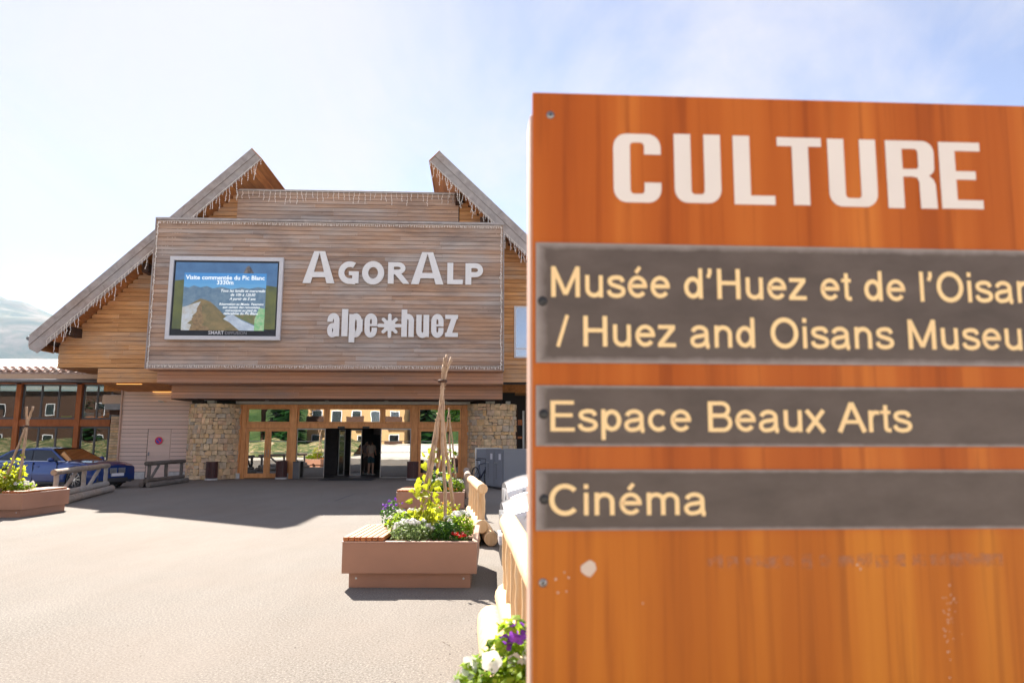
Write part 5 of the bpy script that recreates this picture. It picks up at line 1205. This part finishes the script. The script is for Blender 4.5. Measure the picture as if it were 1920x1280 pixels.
# CULTURE: condensed capitals, height 1, stroke t
def cul(ch, w, t):
    def corner(cx, cy, r_, a0): return arc(cx, cy, r_ * .92, r_, a0, a0 + 90, 6)
    def rnd(x0, y0, x1, y1, r_, a, b, c=True):   # clockwise-from-right-top outline pieces of a rounded box
        return corner(x1 - r_ * .92, y1 - r_, r_, 0) + corner(x0 + r_ * .92, y1 - r_, r_, 90) + corner(x0 + r_ * .92, y0 + r_, r_, 180) + corner(x1 - r_ * .92, y0 + r_, r_, 270)
    O_, I_ = rnd(0, 0, w, 1, .2, 0, 0), rnd(t, .125, w - t, .875, .055, 0, 0)
    return {
        'C': [('band', [(w, .70)] + O_ + [(w, .29)], [(w - t, .70)] + I_ + [(w - t, .29)])],
        'U': [('band', [(0, 1)] + O_[14:] + [(w, 1)], [(t, 1)] + I_[14:] + [(w - t, 1)])],
        'L': [('poly', [(0, 0), (w, 0), (w, .13), (t, .13), (t, 1), (0, 1)])],
        'T': [([(0, .935), (w, .935)], .13), ([(w / 2 + .01, 0), (w / 2 + .01, .9)], t)],
        'R': [([(t / 2, 0), (t / 2, 1)], t), ('band', [(t * .8, 1)] + arc(w - .17, .83, .17, .17, 90, 0, 8) + arc(w - .17, .60, .165, .13, 0, -80, 8) + [(t * .8, .465)], [(t * .8, .88)] + arc(w - t - .05, .83, .05, .05, 90, 0, 8) + arc(w - t - .05, .63, .05, .05, 0, -80, 8) + [(t * .8, .578)]),
              ('poly', [(w - t + .005, 0), (w + .01, 0), (w, .36), (w - .03, .43), (w - .09, .485), (w - .16, .51), (w * .5, .52), (w * .5, .47), (w - t - .03, .455), (w - t, .40)])],
        'E': [([(t / 2, 0), (t / 2, 1)], t), ([(t * .5, .935), (w, .935)], .13), ([(t * .5, .065), (w, .065)], .13), ([(t * .5, .50), (w * .86, .50)], .125)],
    }[ch]
for ch, x0, x1, yt, yb in (('C', 1150, 1239, 252, 380), ('U', 1264, 1351, 253, 381), ('L', 1375, 1451, 256, 384), ('T', 1458, 1541, 259, 385), ('U', 1553, 1643, 262, 388), ('R', 1662, 1752, 265, 391), ('E', 1762, 1839, 268, 392)):
    xm = (yt + yb) / 2; u0, u1 = S(x0, xm)[0], S(x1, xm)[0]; v1, v0 = S((x0 + x1) / 2, yt)[1], S((x0 + x1) / 2, yb)[1]; Hh = v1 - v0
    glyph(cul(ch, (u1 - u0) / Hh, .238), lambda u, v, u0=u0, v0=v0, Hh=Hh: (u0 + u * Hh, v0 + v * Hh), -.0016, .0014).build('letter', M['white_vinyl'], sign)
# plate lettering: light sans, units of 1000 per em
T_ = 108; h_ = T_ / 2
def st_(ch):
    bowl = lambda cx, rx: (arc(cx, 259, rx, 259 - h_, 0, 348, 22), T_ * .95, True)
    return {
        'M': (833, [([(124, 0), (124, 716)], T_), ([(709, 0), (709, 716)], T_), ([(128, 690), (416, 60)], T_ * .92), ([(704, 690), (416, 60)], T_ * .92)]),
        'u': (556, [([(441, 0), (441, 519)], T_ * .9), ([(112, 519), (112, 205)] + arc(275, 196, 163, 150, 182, 330, 12) + [(441, 165)], T_ * .92)]),
        's': (500, [(smoothp([(425, 372), (375, 455), (255, 474), (135, 445), (98, 375), (150, 308), (270, 268), (400, 220), (436, 145), (385, 70), (255, 42), (125, 75), (72, 165)]), T_ * .9)]),
        'e': (556, [([(88, 278), (468, 278)] + arc(280, 262, 190, 212, 6, 322, 24), T_ * .88)]),
        'é': (556, [([(88, 278), (468, 278)] + arc(280, 262, 190, 212, 6, 322, 24), T_ * .88), ([(240, 590), (345, 725)], T_ * .8)]),
        'd': (556, [bowl(250, 165), ([(441, 0), (441, 716)], T_ * .9)]),
        'p': (556, [bowl(306, 165), ([(114, -198), (114, 519)], T_ * .9)]),
        '’': (222, [([(118, 716), (118, 610), (70, 500)], T_ * .85)]),
        'H': (722, [([(130, 0), (130, 716)], T_), ([(592, 0), (592, 716)], T_), ([(130, 378), (592, 378)], T_ * .85)]),
        'z': (500, [([(38, 473), (445, 473)], T_ * .85), ([(25, 46), (462, 46)], T_ * .85), ([(72, 60), (405, 460)], T_)]),
        't': (278, [([(140, 650), (140, 120)] + arc(205, 115, 65, 70, 180, 280, 6) + [(262, 48)], T_ * .88), ([(18, 478), (256, 478)], T_ * .75)]),
        'l': (222, [([(111, 0), (111, 716)], T_ * .9)]), 'i': (222, [([(111, 0), (111, 519)], T_ * .9), ([(111, 610), (111, 716)], T_ * .9)]),
        'O': (778, [(arc(389, 358, 389 - 48 - h_, 370 - h_, 0, 350, 30), T_, True)]),
        'C': (722, [(arc(385, 358, 335 - h_, 370 - h_, 42, 318, 26), T_)]), 'c': (500, [(arc(262, 259, 190, 212, 45, 315, 20), T_ * .9)]),
        'n': (556, [([(114, 0), (114, 519)], T_ * .9), ([(114, 300)] + arc(277, 318, 163, 156, 168, 0, 12) + [(441, 0)], T_ * .92)]),
        'm': (833, [([(114, 0), (114, 519)], T_ * .9), ([(114, 300)] + arc(266, 330, 151, 142, 168, 0, 12) + [(417, 0)], T_ * .9), ([(417, 300)] + arc(568, 330, 151, 142, 168, 0, 12) + [(719, 0)], T_ * .9)]),
        'a': (556, [([(96, 370)] + arc(262, 350, 165, 124, 165, 10, 12) + [(430, 120), (452, 20), (492, 8)], T_ * .9), (smoothp([(425, 300), (300, 272), (170, 248), (88, 190), (88, 105), (150, 45), (240, 40), (350, 72), (425, 160)]), T_ * .86)]),
        'E': (667, [([(130, 0), (130, 716)], T_), ([(130, 674), (610, 674)], T_ * .82), ([(130, 42), (625, 42)], T_ * .82), ([(130, 378), (580, 378)], T_ * .82)]),
        'B': (667, [([(130, 0), (130, 716)], T_), ([(130, 674), (380, 674)] + arc(390, 530, 160, 144, 80, -80, 10) + [(380, 386), (130, 386)], T_ * .85), ([(130, 378), (410, 378)] + arc(420, 210, 168, 168, 80, -80, 10) + [(410, 42), (130, 42)], T_ * .85)]),
        'x': (500, [([(45, 0), (445, 519)], T_ * .95), ([(445, 0), (45, 519)], T_ * .95)]),
        'A': (667, [([(40, 0), (333, 700)], T_), ([(627, 0), (333, 700)], T_), ([(150, 245), (520, 245)], T_ * .8)]),
        'r': (333, [([(114, 0), (114, 519)], T_ * .9), ([(114, 300), (140, 410), (220, 475), (325, 462)], T_ * .85)]),
        '/': (278, [([(25, -10), (250, 726)], T_ * .8)]),
    }[ch]
def line(txt, px0, px1, ptop, pbot, par, yf=-.0035, clip=None):
    """px0, px1: ink start and end; ptop, pbot: top and bottom of the capitals at px0"""
    adv = 0; xs = []
    for ch in txt: xs.append(adv); adv += 278 if ch == ' ' else st_(ch)[0]
    u0, v1 = S(px0, ptop); _, v0 = S(px0, pbot); u1 = S(px1, pbot)[0]
    sx = (u1 - u0) / (adv - 130); sz = (v1 - v0) / 716
    for ch, x in zip(txt, xs):
        if ch == ' ': continue
        glyph(st_(ch)[1], lambda a, b, x=x: (u0 + (x + a - 70) * sx, v0 + b * sz), yf - .0006, .0005).build('letter', M['cream'], par)
line('Musée d’Huez et de l’Oisans', 1033, 1972, 500, 557, pl[0]); line('/ Huez and Oisans Museum', 1049, 1975, 592, 649, pl[0])
line('Espace Beaux Arts', 1031, 1705, 751, 808, pl[1]); line('Cinéma', 1031, 1322, 907, 965, pl[2])
rg = random.Random(5)
def scuff(px, py, r, nm='scuff', n=9, asp=1):
    u, v = S(px, py); P = [(u + r * rg.uniform(.75, 1.1) * math.cos(2 * math.pi * k / n), v + r * asp * rg.uniform(.8, 1.15) * math.sin(2 * math.pi * k / n)) for k in range(n)]
    MB().add([(p[0], -.0007, p[1]) for p in P], [tuple(range(n - 1, -1, -1))]).build(nm, M['scuff'], sign)
scuff(1104, 1066, .0135)
for q in ((1042, 1085, .0022), (1058, 1072, .0015), (1066, 1082, .0018), (1046, 1110, .002), (1062, 1108, .0014), (1205, 1130, .0014), (1607, 1058, .0022), (1613, 1066, .002)): scuff(*q, n=6)
tape = Mat('tape_residue', .6, (.50, .22, .12)); tape.l(ramp(tape.nt, [(.42, (.0, .0, .0)), (.62, (.55, .55, .55))], tape.noise(tape.coords((1, 1, 1)), 60, 5, .7)).outputs[0], tape.b.inputs['Alpha']); 
u, v = S(1880, 1048); u0 = S(1700, 1048)[0]
for k in range(16):
    a = u0 - .35 + (u - u0 + .35) * k / 16; wd = (u - u0 + .35) / 16 * rg.uniform(.35, 1.0) if k < 13 else (u - u0 + .35) / 16
    MB().add([(a, -.0006, v - .010 + rg.uniform(-.003, .003)), (a + wd, -.0006, v - .012 + rg.uniform(-.003, .003)), (a + wd, -.0006, v + .010 + rg.uniform(-.004, .004)), (a, -.0006, v + .008 + rg.uniform(-.004, .004))], [(0, 1, 2, 3)]).build('tape_residue', tape.m, sign)
for k in range(34):
    scuff(1780 + rg.gauss(0, 9), 1150 + rg.gauss(0, 42), rg.uniform(.0006, .0017), n=6)

# ================================================================== FOREGROUND PETUNIAS
pf = thing('flower_trough', 'tall brown flower trough at the foot of the culture sign', 'planter', (.42, 2.28, 0))
MB().box(-.62, .6, -.16, .2, .02, .70).build('body', M['planter'], pf, bevel=.01); MB().box(-.6, .58, -.14, .18, .7, .715).build('soil', M['soil'], pf); MB().box(-.64, .62, -.18, .22, .68, .7).build('rim', M['planter_rim'], pf)
def petunia_mesh(name, mat):
    mb = MB(); n = 20; R0 = .028
    rim = [(R0 * (1 + .10 * math.cos(5 * 2 * math.pi * k / n)) * math.cos(2 * math.pi * k / n), R0 * (1 + .10 * math.cos(5 * 2 * math.pi * k / n)) * math.sin(2 * math.pi * k / n), .003 * math.cos(10 * math.pi * k / n)) for k in range(n)]
    mid = [(x * .4, y * .4, -.006) for x, y, z in rim]; thr = [(x * .12, y * .12, -.03) for x, y, z in rim]
    mb.add(rim + mid + thr, [(k, (k + 1) % n, n + (k + 1) % n, n + k) for k in range(n)] + [(n + k, n + (k + 1) % n, 2 * n + (k + 1) % n, 2 * n + k) for k in range(n)] )
    mb.add([thr[k] for k in range(n)], [tuple(range(n))], 1)
    o = mb.build(name, [mat, M['leaf_yellow']], smooth=True); me = o.data; D.objects.remove(o); return me
PW, PV = petunia_mesh('white_petunia', M['petal_white']), petunia_mesh('violet_petunia', M['petal_violet'])
def petunias(label, loc, spots, rad, n, seed, up=.12):
    t = thing('petunia', label, 'plant', loc); rg = random.Random(seed)
    leaves(MB(), (0, 0, rad[2] * .8), rad, n, .042, rg).build('foliage', M['leaf_lime'], t)
    s = MB()
    for k, (x, y, z, c) in enumerate(spots):
        s.tube([(x * .3, y * .3, 0), (x * .7, y * .7, z * .6), (x, y, z - .02)], .0025, 5, False)
        f = link(D.objects.new('flower', PW if c == 'w' else PV)); f.parent = t; f.location = (x, y, z); d = Vector((x * 2 + rg.gauss(0, .3), -.9 + rg.gauss(0, .35), .55 + rg.gauss(0, .3))); f.rotation_euler = d.to_track_quat('Z', 'Y').to_euler(); q = rg.uniform(.85, 1.2); f.scale = (q,) * 3
    for k in range(10):
        a = rg.uniform(0, 6.28); r = rg.uniform(.4, 1.1); s.tube([(0, 0, 0), (rad[0] * r * .8 * math.cos(a), rad[1] * r * .8 * math.sin(a), rad[2] * 1.4)], .002, 4, False)
    s.build('stem', M['leaf_green'], t); return t
petunias('white petunias with one violet bloom at the left corner of the trough', (-.04, 2.24, .72), [(-.14, -.06, .16, 'w'), (-.11, -.12, .08, 'w'), (-.02, -.08, .24, 'w'), (-.09, .0, .20, 'w'), (-.06, -.13, .14, 'w'), (.0, -.12, .07, 'w'), (-.05, -.12, .02, 'v'), (.05, -.02, .22, 'w')], (.15, .13, .14), 620, 41)
petunias('violet and white petunias rising next to the sign edge', (.03, 2.30, .71), [(-.01, -.03, .30, 'v'), (-.05, -.02, .27, 'v'), (.04, -.02, .27, 'w'), (.03, -.06, .24, 'w'), (.06, -.0, .36, 'v'), (-.02, -.06, .22, 'v'), (.08, -.05, .2, 'w'), (.0, -.1, .12, 'w')], (.13, .13, .19), 700, 42)
petunias('white petunias in the middle of the trough behind the sign', (.42, 2.30, .71), [(0, 0, .25, 'w'), (.08, -.03, .2, 'w'), (-.1, .02, .22, 'v')], (.2, .13, .13), 200, 43)

# ================================================================== WHAT STANDS BEHIND THE CAMERA (seen mirrored in the glass)
def block(name, label, x0, x1, y0, y1, h, wall, roof_h, winrows, wincols, loc, rz):
    t = thing(name, label, 'building', loc, rz)
    MB().box(x0, x1, y0, y1, 0, h).build('wall', wall, t)
    recalc(MB().prism([(y0 - .8, h - .2), (y1 + .8, h - .2), (y1 + .8, h), ((y0 + y1) / 2, h + roof_h), (y0 - .8, h)], x0 - .8, x1 + .8, 'x').build('roof', M['dark_wood'], t))
    for r in range(winrows):
        for c in range(wincols):
            cx = x0 + (x1 - x0) * (c + .5) / wincols; z = 1.0 + r * (h - .6) / winrows
            w = MB().box(cx - .6, cx + .6, y1, y1 + .06, z, z + 1.5).build('window', M['frame_white'], t); MB().box(cx - .5, cx + .5, y1 + .062, y1 + .07, z + .1, z + 1.4).build('pane', M['glass'], w)
            if c % 2 == 0: MB().box(cx - 1.1, cx + 1.1, y1 + .075, y1 + 1.0, z - .25, z - .15).build('balcony_floor', M['wing_wood'], t); MB().box(cx - 1.1, cx + 1.1, y1 + .95, y1 + 1.0, z - .15, z + .75).build('balcony_rail', M['dark_wood'], t)
block('apartment_building', 'ochre rendered apartment building with white windows behind the camera', -6, 6, -5, 5, 9.5, M['orange_wall'], 2.4, 3, 5, (-13.2, -30, 0), R_(4))
block('apartment_building', 'white rendered apartment building with dark balconies behind the camera', -7, 7, -5, 5, 11, M['white_wall'], 3, 4, 5, (24, -34, 0), R_(-10))
block('chalet', 'dark timber chalet behind the camera on the left', -13, 13, -5, 5, 8, M['dark_wood'], 3.2, 2, 4, (-46, -28, 0), R_(12))
bk = Mat('sunny_meadow_bank', .95); v = bk.coords(); bk.base(ramp(bk.nt, [(.38, (.03, .07, .02)), (.48, (.10, .13, .04)), (.58, (.36, .27, .14)), (.68, (.55, .45, .33))], bk.noise(v, 1.1, 8, .75)).outputs[0])
mb = MB(); nx, ny = 60, 18
vv = [(-55 + 42 * i / nx, -11 - 14 * j / ny, 1.7 * math.sin(math.pi * .5 * min(1, j / ny * 1.3)) * (1 + .2 * math.sin(i * .7)) + rng.uniform(0, .25) - .1) for j in range(ny + 1) for i in range(nx + 1)]
o = recalc(mb.add(vv, [(j * (nx + 1) + i, (j + 1) * (nx + 1) + i, (j + 1) * (nx + 1) + i + 1, j * (nx + 1) + i + 1) for j in range(ny) for i in range(nx)]).build('bank', bk.m)); o['kind'] = 'structure'
wl = thing('retaining_wall', 'long pale concrete retaining wall behind the camera', 'wall', (-3, -13, 0), R_(3))
MB().box(-8, 16, -.2, .2, 0, 1.3).build('wall_body', M['concrete'], wl); MB().box(-8.05, 16.05, -.26, .26, 1.3, 1.38).build('coping', M['white_beam'], wl)
def tree(loc, h, label, seed, kind='fir'):
    rg = random.Random(seed); t = thing('fir_tree' if kind == 'fir' else 'broadleaf_tree', label, 'tree', loc, rg.uniform(0, 6))
    MB().tube([(0, 0, 0), (0, 0, h * .5), (0, 0, h)], [h * .025, h * .018, .02], 8).build('trunk', M['dark_wood'], t)
    f = MB()
    if kind == 'fir':
        for k in range(34):
            z = h * (.12 + .86 * k / 34); r = (h - z) * .26 + .1
            for q in range(max(5, int(r * 7))):
                a = rg.uniform(0, 6.28); rr_ = r * rg.uniform(.75, 1.1); d = Vector((math.cos(a), math.sin(a), -.35)); sd = Vector((-math.sin(a), math.cos(a), 0)) * rr_ * .22
                p = Vector((0, 0, z)); f.add([p, p + d * rr_ * .6 + sd, p + d * rr_, p + d * rr_ * .6 - sd], [(0, 1, 2, 3)])
        f.build('crown', M['leaf_dark'], t)
    else:
        for k in range(9):
            a = rg.uniform(0, 6.28); r = h * .17; c = (math.cos(a) * r * rg.uniform(.2, 1.2), math.sin(a) * r * rg.uniform(.2, 1.2), h * rg.uniform(.5, .9)); leaves(f, c, (h * .16, h * .16, h * .13), 260, h * .045, rg)
            MB().tube([(0, 0, h * .35), tuple(Vector(c) * .9)], [h * .012, h * .004], 5).build('branch', M['dark_wood'], t)
        f.build('crown', M['leaf_green'], t)
for k, (x, y, h, kd) in enumerate(((-24.5, -24, 12, 'broad'), (-20.5, -21, 11, 'fir'), (-22.5, -25, 13, 'fir'), (-27, -22, 12, 'broad'), (-30, -25, 14, 'fir'), (-5, -30, 13, 'fir'), (-45, -24, 12, 'fir'), (8, -30, 11, 'fir'), (40, -20, 13, 'broad'), (-2, -27, 7, 'broad'))):
    tree((x, y, .8 if x < -16 else 0), h, ['tall dark fir', 'round leafy tree'][kd == 'broad'] + ' behind the camera, ' + ['farthest right of the ochre building side', 'second along the bank', 'third along the bank', 'leafy one in mid bank', 'tallest fir on the bank', 'beside the ochre building', 'last on the left of the bank', 'between the two apartment buildings', 'right of the white building', 'small one near the ochre building'][k], 60 + k, 'fir' if kd == 'fir' else 'broad')

# wooded slope closing the view behind the added pale ground
wm = Mat('wooded_slope', .95, spec=.1); v = wm.coords(); wm.base(ramp(wm.nt, [(.35, (.015, .04, .012)), (.55, (.05, .085, .025)), (.7, (.12, .12, .05))], wm.noise(v, .12, 8, .75)).outputs[0])
mb = MB(); nx, ny = 70, 14
vv = [(-190 + 380 * i / nx, -62 - 130 * j / ny, -.5 + 17 * math.sin(math.pi * .5 * j / ny) * (1 + .15 * math.sin(i * .35)) + rng.uniform(0, 2.4) * (j > 0)) for j in range(ny + 1) for i in range(nx + 1)]
o = recalc(mb.add(vv, [(j * (nx + 1) + i, (j + 1) * (nx + 1) + i, (j + 1) * (nx + 1) + i + 1, j * (nx + 1) + i + 1) for j in range(ny) for i in range(nx)]).build('hillside', wm.m)); o['kind'] = 'structure'
# ================================================================== GROUND DETAILS
ck = MB()
p0, p1 = G(628, 939), G(664, 926)
for a, b, w in ((p0, p1, .05), (G(660, 925), G(690, 925), .03), (G(548, 897.5), G(610, 899), .12)):
    d = (b - a).normalized(); s = Vector((-d.y, d.x, 0)) * w; n = 8
    L1, L2 = [], []
    for i in range(n + 1):
        q = a.lerp(b, i / n) + s * rng.uniform(-.5, .5); L1.append(q + s * .5); L2.append(q - s * .5)
    ck.add([(q.x, q.y, .004) for q in L1 + L2], [(i, i + 1, n + 2 + i, n + 1 + i) for i in range(n)])
o = ck.build('pavement_cracks', plain('tar_seam', (.07, .065, .065), .8, var=.3)); o['kind'] = 'structure'
gv = MB(); rg = random.Random(9)
for k in range(260):
    if rg.random() < .6: x, y = rg.gauss(-.35, .25), rg.uniform(2.6, 6.8)
    else: x, y = rg.uniform(-6, 0), rg.uniform(2.5, 12)
    r = rg.uniform(.003, .007); gv.add([(x + r, y, .002), (x - r, y + r * .3, .002), (x, y + r, .002), (x, y - r, .002), (x, y, r * 1.1)], [(0, 2, 4), (2, 1, 4), (1, 3, 4), (3, 0, 4)])
tag(gv.build('loose_gravel', plain('dark_grit', (.12, .09, .07), .9, var=.4), kind='stuff'), 'scattered dark grit lying on the pale asphalt near the barrier', 'gravel')
# ================================================================== AIR
hz = MB().box(-6200, 6200, -3100, 7100, -2, 900).build('haze', None); hz['kind'] = 'stuff'
hm = D.materials.new('haze_air'); hm.use_nodes = True; hn = hm.node_tree; hn.nodes.clear()
pv = hn.nodes.new('ShaderNodeVolumePrincipled'); pv.inputs['Color'].default_value = (.50, .70, 1, 1); pv.inputs['Density'].default_value = HAZE = .000075; pv.inputs['Anisotropy'].default_value = .2
ho = hn.nodes.new('ShaderNodeOutputMaterial'); hn.links.new(pv.outputs[0], ho.inputs['Volume']); hz.data.materials.clear(); hz.data.materials.append(hm)
hz['label'] = 'pale blue mountain haze filling the air over the valley'
